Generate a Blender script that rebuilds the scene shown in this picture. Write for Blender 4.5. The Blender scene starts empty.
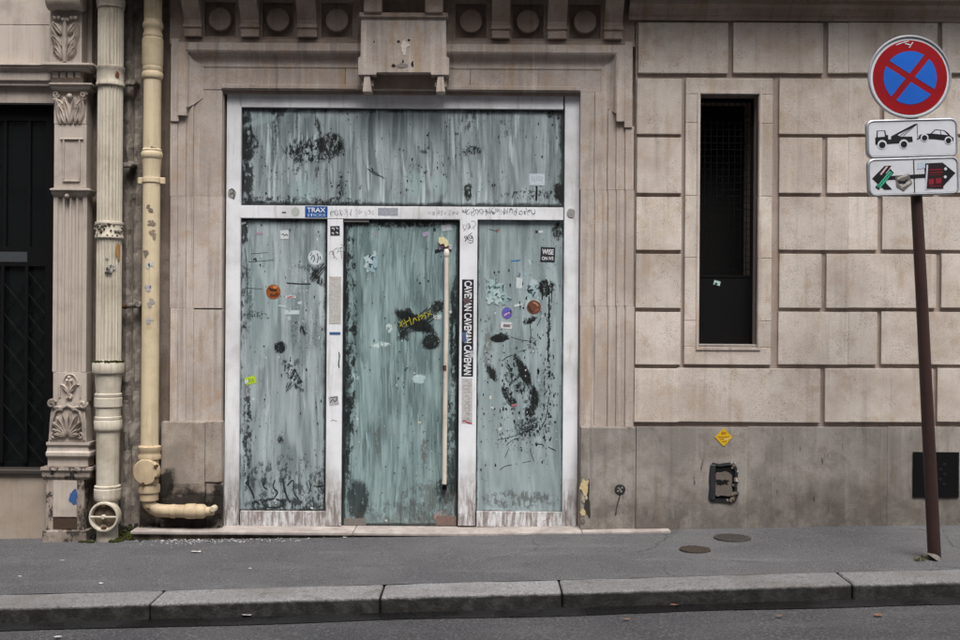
import bpy, bmesh, math, random
from mathutils import Vector, noise as mnoise
random.seed(7)
R_ = math.radians
scn = bpy.context.scene
C = scn.collection

# ------------------------------------------------------------------ camera
CAMZ, DIST, FPX, ROLL = 1.556, 8.0, 1080.0, R_(0.4)
cam_d = bpy.data.cameras.new("camera")
cam = bpy.data.objects.new("camera", cam_d)
C.objects.link(cam)
cam_d.sensor_width = 36.0
cam_d.lens = FPX / 960.0 * 36.0
cam_d.clip_start, cam_d.clip_end = 0.1, 500
cam.location = (0, -DIST, CAMZ)
cam.rotation_euler = (math.pi / 2, -ROLL, 0)
scn.camera = cam

# ------------------------------------------------------------------ light (overcast street)
w = bpy.data.worlds.new("World")
scn.world = w
w.use_nodes = True
wn = w.node_tree
bg = wn.nodes["Background"]
sky = wn.nodes.new("ShaderNodeTexSky")
sky.sky_type = 'NISHITA'
sky.sun_disc = False
SUN_EL, SUN_AZ = R_(62), R_(166)
sky.sun_elevation, sky.sun_rotation = SUN_EL, SUN_AZ
sky.dust_density, sky.air_density, sky.ozone_density = 6.0, 1.0, 1.0
hs = wn.nodes.new("ShaderNodeHueSaturation")
hs.inputs["Saturation"].default_value = 0.45
wn.links.new(sky.outputs[0], hs.inputs["Color"])
wn.links.new(hs.outputs[0], bg.inputs[0])
bg.inputs[1].default_value = 0.10
sl = bpy.data.lights.new("sun", 'SUN')
sl.energy, sl.angle, sl.color = 1.5, R_(30), (1.0, 0.96, 0.91)
so = bpy.data.objects.new("sun", sl)
C.objects.link(so)
sd = Vector((math.sin(SUN_AZ) * math.cos(SUN_EL), math.cos(SUN_AZ) * math.cos(SUN_EL), math.sin(SUN_EL)))
so.rotation_euler = (-sd).to_track_quat('-Z', 'Y').to_euler()
vs = scn.view_settings
vs.view_transform, vs.look, vs.gamma, vs.exposure = 'Standard', 'None', 1.0, 1.1
scn.display_settings.display_device = 'sRGB'

# ------------------------------------------------------------------ measuring helpers (photo pixels -> plane of the wall)
def P(px, py, y=0.0):
    k = (DIST + y) / FPX
    u, v = px - 480.0, 320.0 - py
    c, s = math.cos(ROLL), math.sin(ROLL)
    return ((u * c - v * s) * k, CAMZ + (u * s + v * c) * k)

def RC(px0, px1, py0, py1, y=0.0):
    """pixel rectangle -> x0, x1, z0, z1 (z0 low)"""
    a, b, c, d = P(px0, py0, y), P(px1, py0, y), P(px0, py1, y), P(px1, py1, y)
    return ((a[0] + c[0]) / 2, (b[0] + d[0]) / 2, (c[1] + d[1]) / 2, (a[1] + b[1]) / 2)

def L(px, y=0.0):
    return px * (DIST + y) / FPX

def zg(x, y):                       # the street climbs gently to the right and drains to the kerb
    return -0.011 + 0.0225 * x + 0.010 * y

def yk(x):                          # back edge of the kerb
    return -1.49 + 0.045 * x

def lin(r, g, b):
    f = lambda c: (c / 255 / 12.92) if c / 255 <= 0.04045 else ((c / 255 + 0.055) / 1.055) ** 2.4
    return (f(r), f(g), f(b), 1.0)

# ------------------------------------------------------------------ material helpers
class NT:
    def __init__(self, name, rough=0.8, metallic=0.0, spec=0.5):
        self.m = bpy.data.materials.new(name)
        self.m.use_nodes = True
        self.t = self.m.node_tree
        self.b = self.t.nodes["Principled BSDF"]
        self.b.inputs["Roughness"].default_value = rough
        self.b.inputs["Metallic"].default_value = metallic
        self.b.inputs["Specular IOR Level"].default_value = spec
        self.geo = self.t.nodes.new("ShaderNodeNewGeometry")
        self.pos = self.geo.outputs["Position"]
    def n(self, typ, **kw):
        nd = self.t.nodes.new(typ)
        for k, v in kw.items():
            setattr(nd, k, v)
        return nd
    def lk(self, a, b):
        self.t.links.new(a, b)
    def put(self, sock, v):
        if isinstance(v, bpy.types.NodeSocket):
            self.lk(v, sock)
        else:
            sock.default_value = v
    def mapping(self, scale=(1, 1, 1), loc=(0, 0, 0), rot=(0, 0, 0), vec=None, typ='POINT'):
        nd = self.n("ShaderNodeMapping", vector_type=typ)
        self.lk(vec or self.pos, nd.inputs["Vector"])
        nd.inputs["Location"].default_value = loc
        nd.inputs["Rotation"].default_value = rot
        nd.inputs["Scale"].default_value = scale
        return nd.outputs[0]
    def noise(self, scale, detail=4, rough=0.6, vec=None, dist=0.0, col=False):
        nd = self.n("ShaderNodeTexNoise")
        self.lk(vec or self.pos, nd.inputs["Vector"])
        nd.inputs["Scale"].default_value = scale
        nd.inputs["Detail"].default_value = detail
        nd.inputs["Roughness"].default_value = rough
        nd.inputs["Distortion"].default_value = dist
        return nd.outputs["Color" if col else "Fac"]
    def voro(self, scale, vec=None, feature='F1', rand=1.0):
        nd = self.n("ShaderNodeTexVoronoi", feature=feature)
        self.lk(vec or self.pos, nd.inputs["Vector"])
        nd.inputs["Scale"].default_value = scale
        nd.inputs["Randomness"].default_value = rand
        return nd.outputs["Distance"]
    def ramp(self, fac, a, b, c=0.0, d=1.0):
        nd = self.n("ShaderNodeMapRange", interpolation_type='SMOOTHSTEP')
        self.lk(fac, nd.inputs[0])
        for i, v in enumerate((a, b, c, d)):
            nd.inputs[i + 1].default_value = v
        return nd.outputs[0]
    def math(self, op, a, b=0.0, clamp=False):
        nd = self.n("ShaderNodeMath", operation=op, use_clamp=clamp)
        self.put(nd.inputs[0], a)
        self.put(nd.inputs[1], b)
        return nd.outputs[0]
    def mix(self, fac, a, b, mode='MIX'):
        nd = self.n("ShaderNodeMix", data_type='RGBA', blend_type=mode)
        self.put(nd.inputs[0], fac)
        self.put(nd.inputs[6], a)
        self.put(nd.inputs[7], b)
        return nd.outputs[2]
    def sep(self, vec=None):
        nd = self.n("ShaderNodeSeparateXYZ")
        self.lk(vec or self.pos, nd.inputs[0])
        return nd.outputs
    def rnd(self):
        return self.n("ShaderNodeObjectInfo").outputs["Random"]
    def color(self, v):
        self.put(self.b.inputs["Base Color"], v)
    def rough(self, v):
        self.put(self.b.inputs["Roughness"], v)
    def bump(self, h, strength=0.3, dist=0.01, prev=None):
        nd = self.n("ShaderNodeBump")
        nd.inputs["Strength"].default_value = strength
        nd.inputs["Distance"].default_value = dist
        self.lk(h, nd.inputs["Height"])
        if prev is not None:
            self.lk(prev, nd.inputs["Normal"])
        self.lk(nd.outputs[0], self.b.inputs["Normal"])
        return nd.outputs[0]
    def blob(self, c, s, rot=0.0, vec=None):
        """distance from centre c=(x,z) measured in an ellipse s=(sx,sz) turned by rot in the wall plane"""
        nd = self.n("ShaderNodeMapping", vector_type='TEXTURE')
        self.lk(vec or self.pos, nd.inputs["Vector"])
        nd.inputs["Location"].default_value = (c[0], 0, c[1])
        nd.inputs["Rotation"].default_value = (0, rot, 0)
        nd.inputs["Scale"].default_value = (s[0], 1e3, s[1])
        ln = self.n("ShaderNodeVectorMath", operation='LENGTH')
        self.lk(nd.outputs[0], ln.inputs[0])
        return ln.outputs["Value"]

def wobble(t, scale, amt, vec=None, det=4):
    """position disturbed by noise, for ragged outlines"""
    nz = t.noise(scale, det, 0.7, vec, col=True)
    sub = t.n("ShaderNodeVectorMath", operation='SUBTRACT')
    t.lk(nz, sub.inputs[0]); sub.inputs[1].default_value = (0.5, 0.5, 0.5)
    sc = t.n("ShaderNodeVectorMath", operation='SCALE')
    t.lk(sub.outputs[0], sc.inputs[0]); sc.inputs["Scale"].default_value = amt
    ad = t.n("ShaderNodeVectorMath", operation='ADD')
    t.lk(vec or t.pos, ad.inputs[0]); t.lk(sc.outputs[0], ad.inputs[1])
    return ad.outputs[0]

def stone_mat(name, base, light, stain, pits=0.5, grime=0.35, grime_col=(0.05, 0.045, 0.04, 1), streak=0.3, bump=0.35, var=0.12, blotch_scale=1.6, lime=0.15, scratch=0.0, splash=0.0, soot=()):
    t = NT(name, 0.9, spec=0.25)
    big = t.noise(blotch_scale, 5, 0.62)
    med = t.noise(9, 5, 0.65)
    fine = t.noise(140, 3, 0.6)
    col = t.mix(t.ramp(big, 0.38, 0.62), base, light)
    col = t.mix(t.ramp(med, 0.48, 0.72, 0, 0.5), col, stain)
    # rain streaks: long in z, short in x
    st = t.noise(1.0, 4, 0.6, t.mapping((16, 4, 0.9)))
    col = t.mix(t.ramp(st, 0.5, 0.74, 0, streak), col, grime_col)
    lm = t.noise(1.0, 4, 0.6, t.mapping((19, 5, 0.55), (2, 4, 6)))
    col = t.mix(t.ramp(lm, 0.52, 0.72, 0, lime), col, tuple(min(1, c * 1.35) for c in light[:3]) + (1,))
    if scratch:
        sc = t.noise(1.0, 3, 0.6, t.mapping((26, 1, 5), (0, 0, 0), (0, R_(-25), 0)))
        sg = t.noise(1.7, 3, 0.6, t.mapping((1, 1, 1), (8, 0, 3)))
        col = t.mix(t.math('MULTIPLY', t.ramp(sc, 0.62, 0.72, 0, scratch), t.ramp(sg, 0.42, 0.6)), col, grime_col)
    if splash:
        xyz = t.sep(wobble(t, 5, 0.5))
        hz = t.math('SUBTRACT', xyz[2], t.math('MULTIPLY', xyz[0], 0.0225))
        sn = t.noise(7, 5, 0.7)
        col = t.mix(t.math('MULTIPLY', t.ramp(hz, 0.08, 0.42, splash, 0), t.ramp(sn, 0.3, 0.6, 0.35, 1)), col, grime_col)
    # grimy patches
    gr = t.noise(3.2, 6, 0.7, dist=0.4)
    col = t.mix(t.ramp(gr, 0.54, 0.78, 0, grime), col, grime_col)
    # ochre runs
    oc = t.noise(1.0, 4, 0.6, t.mapping((7, 3, 1.4), (5, 2, 9)))
    col = t.mix(t.ramp(oc, 0.56, 0.72, 0, 0.6), col, stain)
    for (px, py, sx, sy, rot) in soot:
        d = t.blob(P(px, py), (L(sx), L(sy)), R_(rot), wobble(t, 14, 0.08))
        dn = t.noise(26, 5, 0.75)
        col = t.mix(t.ramp(t.math('ADD', d, t.math('MULTIPLY', dn, 0.9)), 1.1, 1.6, 0.96, 0), col, lin(30, 27, 24))
        fk = t.noise(75, 4, 0.75)
        col = t.mix(t.math('MULTIPLY', t.ramp(fk, 0.66, 0.7, 0, 0.8), t.ramp(d, 0.9, 1.2, 1, 0)), col, lin(150, 142, 128))
    # pitted limestone
    pv = t.voro(70)
    pm = t.noise(6, 3, 0.6, t.mapping((1, 1, 1), (3, 7, 1)))
    pit = t.math('MULTIPLY', t.ramp(pv, 0.1, 0.3, 1, 0), t.ramp(pm, 0.5, 0.6))
    col = t.mix(t.math('MULTIPLY', pit, pits), col, (0.06, 0.05, 0.045, 1))
    col = t.mix(t.ramp(fine, 0.3, 0.7, 0.0, 0.22), col, (0.05, 0.045, 0.04, 1))
    val = t.math('ADD', t.math('MULTIPLY', t.rnd(), var * 2), 1 - var)
    hsv = t.n("ShaderNodeHueSaturation")
    t.lk(val, hsv.inputs["Value"]); t.lk(col, hsv.inputs["Color"])
    t.color(hsv.outputs[0])
    h = t.math('ADD', t.math('MULTIPLY', med, 0.5), t.math('MULTIPLY', fine, 0.25))
    h = t.math('SUBTRACT', h, t.math('MULTIPLY', pit, 0.6))
    t.bump(h, bump, 0.012)
    return t.m

def paint_mat(name, col, dirt, rough=0.5, chips=None, chip_amt=0.62, spec=0.4, streak=0.35, bump=0.12, dirt_amt=0.5):
    t = NT(name, rough, spec=spec)
    a = t.noise(4, 5, 0.65)
    c = t.mix(t.ramp(a, 0.42, 0.75, 0, dirt_amt), col, dirt)
    st = t.noise(1, 4, 0.65, t.mapping((40, 40, 1.5)))
    c = t.mix(t.ramp(st, 0.48, 0.75, 0, streak), c, dirt)
    sp = t.noise(55, 4, 0.7)
    c = t.mix(t.ramp(sp, 0.6, 0.75, 0, 0.4), c, dirt)
    h = t.noise(30, 4, 0.6)
    if chips:
        ch = t.noise(15, 7, 0.78, t.mapping((1, 1, 0.6), (11, 3, 5)))
        mk = t.ramp(ch, chip_amt, chip_amt + 0.025)
        c = t.mix(mk, c, chips)
        h = t.math('SUBTRACT', h, t.math('MULTIPLY', mk, 0.7))
    t.color(c)
    t.bump(h, bump, 0.006)
    return t.m

def flat_mat(name, col, rough=0.55, var=0.25, scale=60, spec=0.4, metallic=0.0):
    t = NT(name, rough, metallic, spec)
    a = t.noise(scale, 4, 0.7)
    d = tuple(x * (1 - var) for x in col[:3]) + (1,)
    t.color(t.mix(t.ramp(a, 0.35, 0.7), col, d))
    return t.m

M = {}
M['block'] = stone_mat('limestone_blocks', lin(182, 170, 161), lin(207, 198, 190), lin(172, 152, 128), pits=0.8, grime=0.28, streak=0.22, var=0.11)
M['bed'] = stone_mat('limestone_joints', lin(158, 144, 136), lin(172, 159, 151), lin(146, 126, 108), grime=0.3, var=0.03)
M['surround'] = stone_mat('pink_limestone_surround', lin(168, 156, 148), lin(192, 182, 175), lin(168, 142, 114), pits=0.3, grime=0.3, streak=0.4, var=0.07, lime=0.5)
M['frieze'] = stone_mat('brown_limestone_frieze', lin(148, 133, 122), lin(170, 156, 146), lin(138, 114, 90), pits=0.3, grime=0.4, streak=0.3, var=0.06)
M['plinth'] = stone_mat('grey_plinth_limestone', lin(128, 123, 118), lin(158, 153, 147), lin(114, 104, 92), pits=0.5, grime=0.55, grime_col=lin(66, 60, 54), streak=0.35, bump=0.5, var=0.05, blotch_scale=1.8, lime=0.3, scratch=0.9, splash=0.6)
M['plinth_sooty'] = stone_mat('sooty_plinth_limestone', lin(140, 130, 121), lin(166, 156, 146), lin(134, 114, 94), pits=0.5, grime=0.45, grime_col=lin(66, 60, 54), streak=0.4, bump=0.55, var=0.04, blotch_scale=3, lime=0.3, soot=((192, 512, 46, 25, 0), (165, 486, 11, 20, 20), (219, 500, 6, 20, 0)))
M['party'] = stone_mat('rough_brown_render', lin(112, 99, 90), lin(136, 124, 116), lin(92, 78, 66), pits=0.5, grime=0.6, streak=0.5, bump=0.7, var=0.04, grime_col=lin(40, 38, 32), splash=0.95)
M['mortar'] = stone_mat('crumbling_mortar', lin(122, 115, 108), lin(156, 149, 140), lin(96, 86, 76), pits=0.9, grime=0.95, grime_col=(0.012, 0.012, 0.011, 1), streak=0.5, bump=1.0, var=0.05, blotch_scale=9)
M['soot'] = stone_mat('sooty_masonry', lin(70, 63, 55), lin(120, 110, 97), lin(48, 42, 36), pits=0.9, grime=0.95, grime_col=(0.01, 0.01, 0.009, 1), streak=0.5, bump=1.0, var=0.03, blotch_scale=8)
M['shop'] = paint_mat('greige_shopfront_paint', lin(178, 168, 159), lin(112, 102, 94), 0.6, None, streak=0.35)
M['shop_wall'] = paint_mat('greige_render_paint', lin(152, 140, 128), lin(122, 106, 92), 0.8, None, streak=0.3, bump=0.25)
M['peel'] = paint_mat('peeling_base_paint', lin(160, 148, 138), lin(80, 72, 66), 0.8, lin(58, 52, 47), 0.505, bump=0.5, dirt_amt=0.8)
M['ornament'] = paint_mat('greige_ornament_paint', lin(174, 163, 153), lin(84, 75, 69), 0.65, None, streak=0.2, dirt_amt=0.75)
M['cream'] = paint_mat('cream_pipe_paint', lin(192, 185, 171), lin(138, 127, 110), 0.7, lin(96, 70, 52), 0.66, streak=0.65, bump=0.3, dirt_amt=0.65)
M['tan'] = paint_mat('tan_pipe_paint', lin(202, 187, 158), lin(152, 132, 104), 0.65, lin(104, 84, 70), 0.66, streak=0.5, bump=0.3, dirt_amt=0.6)
M['tan_low'] = paint_mat('chipped_tan_pipe_paint', lin(180, 162, 134), lin(112, 92, 72), 0.6, lin(84, 66, 50), 0.6, streak=0.3)
M['black'] = flat_mat('black_metal', lin(8, 8, 9), 0.7, 0.3, 60, 0.15)
M['void'] = flat_mat('dark_room', lin(6, 6, 6), 0.95, 0.3, 3)
M['rust'] = flat_mat('rusty_iron', lin(86, 58, 42), 0.85, 0.6, 30)
M['brown'] = paint_mat('brown_pole_paint', lin(54, 36, 33), lin(30, 22, 20), 0.45, lin(120, 108, 100), 0.69, streak=0.2)
M['darkbox'] = flat_mat('dark_box_paint', lin(44, 46, 50), 0.5, 0.5, 20)
M['alu'] = flat_mat('galvanised_rim', lin(176, 180, 186), 0.38, 0.2, 15, 0.5, 0.55)
M['signwhite'] = flat_mat('sign_white', lin(196, 199, 206), 0.35, 0.12, 6)
M['signred'] = flat_mat('sign_red', lin(138, 12, 22), 0.35, 0.18, 5)
M['signblue'] = flat_mat('sign_blue', lin(28, 92, 186), 0.35, 0.14, 5)
M['print'] = flat_mat('black_print', lin(20, 20, 26), 0.45, 0.2, 20)

def white_frame():
    t = NT('dirty_white_aluminium', 0.42, spec=0.45)
    a = t.noise(2.2, 5, 0.65)
    c = t.mix(t.ramp(a, 0.38, 0.7, 0, 0.75), lin(222, 225, 230), lin(176, 177, 178))
    st = t.noise(1, 4, 0.6, t.mapping((30, 30, 2.0)))
    c = t.mix(t.ramp(st, 0.52, 0.8, 0, 0.5), c, lin(140, 132, 124))
    # scuffed, rusty foot of the frame: ragged dirt splashed from the pavement
    z = t.sep(wobble(t, 9, 0.22))[2]
    low = t.ramp(z, 0.12, 0.5, 1, 0)
    g = t.noise(1, 5, 0.7, t.mapping((34, 34, 6)))
    c = t.mix(t.math('MULTIPLY', low, t.ramp(g, 0.36, 0.62, 0.15, 0.85)), c, lin(98, 84, 76))
    r = t.noise(24, 4, 0.7)
    c = t.mix(t.math('MULTIPLY', low, t.ramp(r, 0.58, 0.68, 0, 0.7)), c, lin(118, 60, 52))
    sp = t.noise(60, 4, 0.75)
    c = t.mix(t.ramp(sp, 0.66, 0.74, 0, 0.7), c, lin(84, 80, 80))
    t.color(c)
    t.bump(t.noise(20, 4, 0.6), 0.06, 0.005)
    return t.m
M['frame'] = white_frame()

def asphalt(name, c0, c1, scale=1.0, wet=False, cracks=True):
    t = NT(name, 0.85, spec=0.35)
    big = t.noise(0.9, 5, 0.6)
    c = t.mix(t.ramp(big, 0.35, 0.7), c0, c1)
    v = t.voro(150 * scale)
    g = t.noise(110 * scale, 3, 0.7)
    c = t.mix(t.ramp(g, 0.5, 0.72, 0, 0.8), c, tuple(min(1, x * 2.6) for x in c1[:3]) + (1,))
    c = t.mix(t.ramp(g, 0.48, 0.28, 0, 0.6), c, tuple(x * 0.4 for x in c0[:3]) + (1,))
    blot = t.noise(3.4, 5, 0.7, t.mapping((1, 2.2, 1), (4, 8, 0)))
    c = t.mix(t.ramp(blot, 0.56, 0.75, 0, 0.45), c, tuple(x * 0.5 for x in c0[:3]) + (1,))
    h = t.math('ADD', g, t.math('MULTIPLY', v, 0.6))
    if cracks:
        cv = t.voro(0.5, wobble(t, 1.6, 0.3), 'DISTANCE_TO_EDGE')
        cm = t.math('MULTIPLY', t.ramp(cv, 0.001, 0.005, 1, 0), t.ramp(t.noise(0.9, 1), 0.53, 0.6))
        c = t.mix(t.math('MULTIPLY', cm, 0.3), c, (0.012, 0.012, 0.012, 1))
        h = t.math('SUBTRACT', h, cm)
    gum = t.voro(4.2, wobble(t, 30, 0.02, t.mapping((1, 1, 1), (7, 3, 0))))
    c = t.mix(t.ramp(gum, 0.06, 0.09, 0.45, 0), c, tuple(x * 0.35 for x in c0[:3]) + (1,))
    dust = t.noise(1.0, 5, 0.7, t.mapping((0.7, 3.5, 1), (1, 5, 0)))
    c = t.mix(t.ramp(dust, 0.5, 0.72, 0, 0.4), c, tuple(min(1, x * 1.7) for x in c1[:3]) + (1,))
    sp = t.voro(7.5, t.mapping((1, 1, 1), (2, 1, 0)))
    c = t.mix(t.ramp(sp, 0.018, 0.032, 0.5, 0), c, lin(170, 168, 166))
    t.color(c)
    if wet:
        wm = t.noise(2.5, 4, 0.6)
        t.rough(t.ramp(wm, 0.4, 0.6, 0.2, 0.6))
    t.bump(h, 0.8, 0.008)
    return t.m
M['pave'] = asphalt('pavement_asphalt', lin(67, 67, 70), lin(84, 84, 86), 1.0)
M['road'] = asphalt('road_asphalt', lin(50, 50, 53), lin(66, 66, 68), 0.6)
M['gutter'] = asphalt('wet_gutter', lin(12, 12, 13), lin(20, 20, 21), 0.8, True, False)

def granite():
    t = NT('granite_kerb', 0.75, spec=0.35)
    a = t.noise(70, 4, 0.75)
    b = t.noise(2.0, 4, 0.6)
    c = t.mix(t.ramp(a, 0.35, 0.65), lin(92, 92, 95), lin(134, 134, 135))
    c = t.mix(t.ramp(b, 0.42, 0.7, 0, 0.5), c, lin(92, 86, 80))
    d = t.noise(14, 5, 0.7)
    c = t.mix(t.ramp(d, 0.52, 0.72, 0, 0.65), c, lin(66, 62, 58))
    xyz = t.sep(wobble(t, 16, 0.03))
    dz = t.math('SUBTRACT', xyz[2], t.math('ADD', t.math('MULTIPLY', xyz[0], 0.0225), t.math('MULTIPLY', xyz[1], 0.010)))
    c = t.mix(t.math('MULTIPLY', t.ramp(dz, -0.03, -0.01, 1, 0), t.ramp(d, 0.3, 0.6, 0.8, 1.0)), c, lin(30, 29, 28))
    hv = t.n("ShaderNodeHueSaturation")
    t.lk(t.math('ADD', t.math('MULTIPLY', t.rnd(), 0.3), 0.82), hv.inputs["Value"])
    t.lk(c, hv.inputs["Color"])
    t.color(hv.outputs[0])
    t.bump(t.math('ADD', a, t.math('MULTIPLY', d, 1.5)), 0.6, 0.008)
    return t.m
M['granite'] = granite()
M['step'] = stone_mat('pale_threshold_stone', lin(150, 142, 138), lin(172, 165, 160), lin(128, 116, 108), grime=0.5, streak=0.1, var=0.05, blotch_scale=4)

def moss_mat():
    t = NT('moss', 0.95, spec=0.1)
    a = t.noise(60, 4, 0.7)
    t.color(t.mix(t.ramp(a, 0.35, 0.65), lin(30, 33, 18), lin(66, 70, 32)))
    t.bump(a, 0.8, 0.01)
    return t.m
M['moss'] = moss_mat()

def glass_mat():
    t = NT('dark_window_glass', 0.06, spec=0.5)
    t.color((0.01, 0.012, 0.013, 1))
    tr = t.n("ShaderNodeBsdfTransparent")
    tr.inputs[0].default_value = (0.55, 0.6, 0.6, 1)
    mx = t.n("ShaderNodeMixShader")
    mx.inputs[0].default_value = 0.42
    out = [x for x in t.t.nodes if x.type == 'OUTPUT_MATERIAL'][0]
    t.lk(t.b.outputs[0], mx.inputs[1]); t.lk(tr.outputs[0], mx.inputs[2]); t.lk(mx.outputs[0], out.inputs[0])
    return t.m
M['glass'] = glass_mat()

def painted_glass(name, rect, thin, thick, smears, yy, edge=0.03, seed=0.0, edge_n=0.06, lap=1.0, ks=1.0, wipe=0.5, pale=0.55):
    """whitewash brushed over a pane: vertical brush strokes, thin edges, scraped and tagged patches.
    smears: (px, py, half width px, half height px, turn deg, hole noise scale, threshold, strength, colour or None)"""
    x0, x1, z0, z1 = rect
    t = NT(name, 0.3, spec=0.5)
    off = (seed, 0, seed * 1.7)
    def strokes(sx, sz, o, wv):
        """brush strokes: long cells, each with its own load of paint"""
        v = t.n("ShaderNodeTexVoronoi", feature='SMOOTH_F1')
        v.inputs["Scale"].default_value = 1.0
        v.inputs["Smoothness"].default_value = 0.35
        t.lk(wobble(t, 0.9, wv * 0.7, t.mapping((sx * ks, 0.0, sz * ks), (seed + o, 0, seed * 1.3 + o), vec=sway), 1), v.inputs["Vector"])
        return t.sep(v.outputs["Color"])[0]
    sway = wobble(t, 1.1, 0.07, det=0)
    v1 = strokes(21, 2.6, 0.0, 0.9)
    v2 = strokes(34, 4.5, 5.3, 1.2)
    v3 = strokes(8, 1.7, 9.1, 1.0)
    s1 = t.noise(1, 5, 0.6, t.mapping((62 * ks, 1, 2.6), off, vec=sway), dist=0.1)
    s4 = t.noise(1, 3, 0.6, t.mapping((170, 1, 7), off, vec=sway))
    s3 = t.noise(1, 4, 0.6, t.mapping((3.5, 1, 2.6), off), dist=0.8)
    f = t.math('ADD', t.math('MULTIPLY', v1, 0.30), t.math('MULTIPLY', v2, 0.22))
    f = t.math('ADD', f, t.math('MULTIPLY', v3, 0.2 * lap))
    f = t.math('ADD', f, t.math('MULTIPLY', s1, 0.55))
    f = t.math('ADD', f, t.math('MULTIPLY', s4, 0.25))
    f = t.math('ADD', f, t.math('MULTIPLY', s3, 0.25))
    k = 0.5 * (0.30 + 0.22 + 0.2 * lap + 0.55 + 0.25 + 0.25)
    cov = t.ramp(f, k - 0.36, k + 0.36)
    c = t.mix(cov, thin, thick)
    # pale over-brushed strokes with dry ends
    v5 = strokes(27, 3.4, 17.7, 1.4)
    pm = t.math('MULTIPLY', t.ramp(v5, 0.6, 0.8), t.ramp(s1, 0.38, 0.62))
    c = t.mix(t.math('MULTIPLY', pm, pale), c, tuple(min(1, x * 1.4) for x in thick[:3]) + (1,))
    # wiped, nearly clear strokes
    v6 = strokes(30, 3.0, 31.0, 1.4)
    dm_ = t.math('MULTIPLY', t.ramp(v6, 0.74, 0.9), t.ramp(s4, 0.4, 0.6))
    c = t.mix(t.math('MULTIPLY', dm_, wipe), c, tuple(x * 0.35 for x in thin[:3]) + (1,))
    # flecks of missing paint
    fl = t.noise(46, 4, 0.75, t.mapping((1.4, 1, 0.8), off))
    flm = t.noise(2.6, 3, 0.6, t.mapping((1, 1, 1), (seed + 9, 0, 2)))
    bare = (0.012, 0.015, 0.016, 1)
    c = t.mix(t.math('MULTIPLY', t.ramp(fl, 0.62, 0.65), t.ramp(flm, 0.46, 0.58)), c, bare)
    wf_ = t.noise(60, 4, 0.75, t.mapping((1, 1, 0.9), (seed + 5, 0, 3)))
    c = t.mix(t.math('MULTIPLY', t.ramp(wf_, 0.69, 0.72), t.ramp(flm, 0.54, 0.42)), c, lin(190, 206, 208))
    # thin paint along the edges of the pane
    xyz = t.sep(wobble(t, 7, edge_n * 2.2, t.mapping((1, 1, 0.5), (0, 0, 0))))
    xx = t.sep(wobble(t, 9, edge_n))
    ex = t.math('MINIMUM', t.math('SUBTRACT', xx[0], x0), t.math('SUBTRACT', x1, xx[0]))
    ez = t.math('MINIMUM', t.math('SUBTRACT', xx[2], z0), t.math('SUBTRACT', z1, xx[2]))
    e = t.math('MINIMUM', ex, ez)
    c = t.mix(t.ramp(e, edge * 0.3, edge * 1.3, 0.93, 0), c, bare)
    wb = wobble(t, 70, 0.022, wobble(t, 20, 0.06))
    dry = t.noise(1, 4, 0.7, t.mapping((90, 1, 30), (1, 0, 2)))
    for (px, py, sx, sy, rot, ns, th, st, cc) in smears:
        d = t.blob(P(px, py, yy), (L(sx, yy), L(sy, yy)), R_(rot), wb)
        if not ns and cc is None:
            ns, th = 38, 0.44
        mk = t.ramp(t.math('ADD', d, t.math('MULTIPLY', dry, 0.8)), 1.15, 1.45, st, 0)
        if ns:
            hn = t.noise(ns, 5, 0.75, t.mapping((1.5, 1, 0.8), (px * 0.1, 0, py * 0.1)))
            mk = t.math('MULTIPLY', mk, t.ramp(hn, th, th + 0.07))
        c = t.mix(mk, c, cc or bare)
    t.color(c)
    t.rough(t.ramp(cov, 0, 1, 0.22, 0.45))
    t.bump(s1, 0.06, 0.003)
    return t.m

# ------------------------------------------------------------------ mesh helpers
def tag(o, label=None, cat=None, group=None, kind=None):
    if label: o['label'] = label
    if cat: o['category'] = cat
    if group: o['group'] = group
    if kind: o['kind'] = kind
    return o

def thing(name, loc, label=None, cat=None, group=None, kind=None):
    o = bpy.data.objects.new(name, None)
    C.objects.link(o)
    o.location = loc
    o.empty_display_size = 0.1
    return tag(o, label, cat, group, kind)

def root_loc(o):
    while o.parent:
        o = o.parent
    return o.location.copy()

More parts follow.
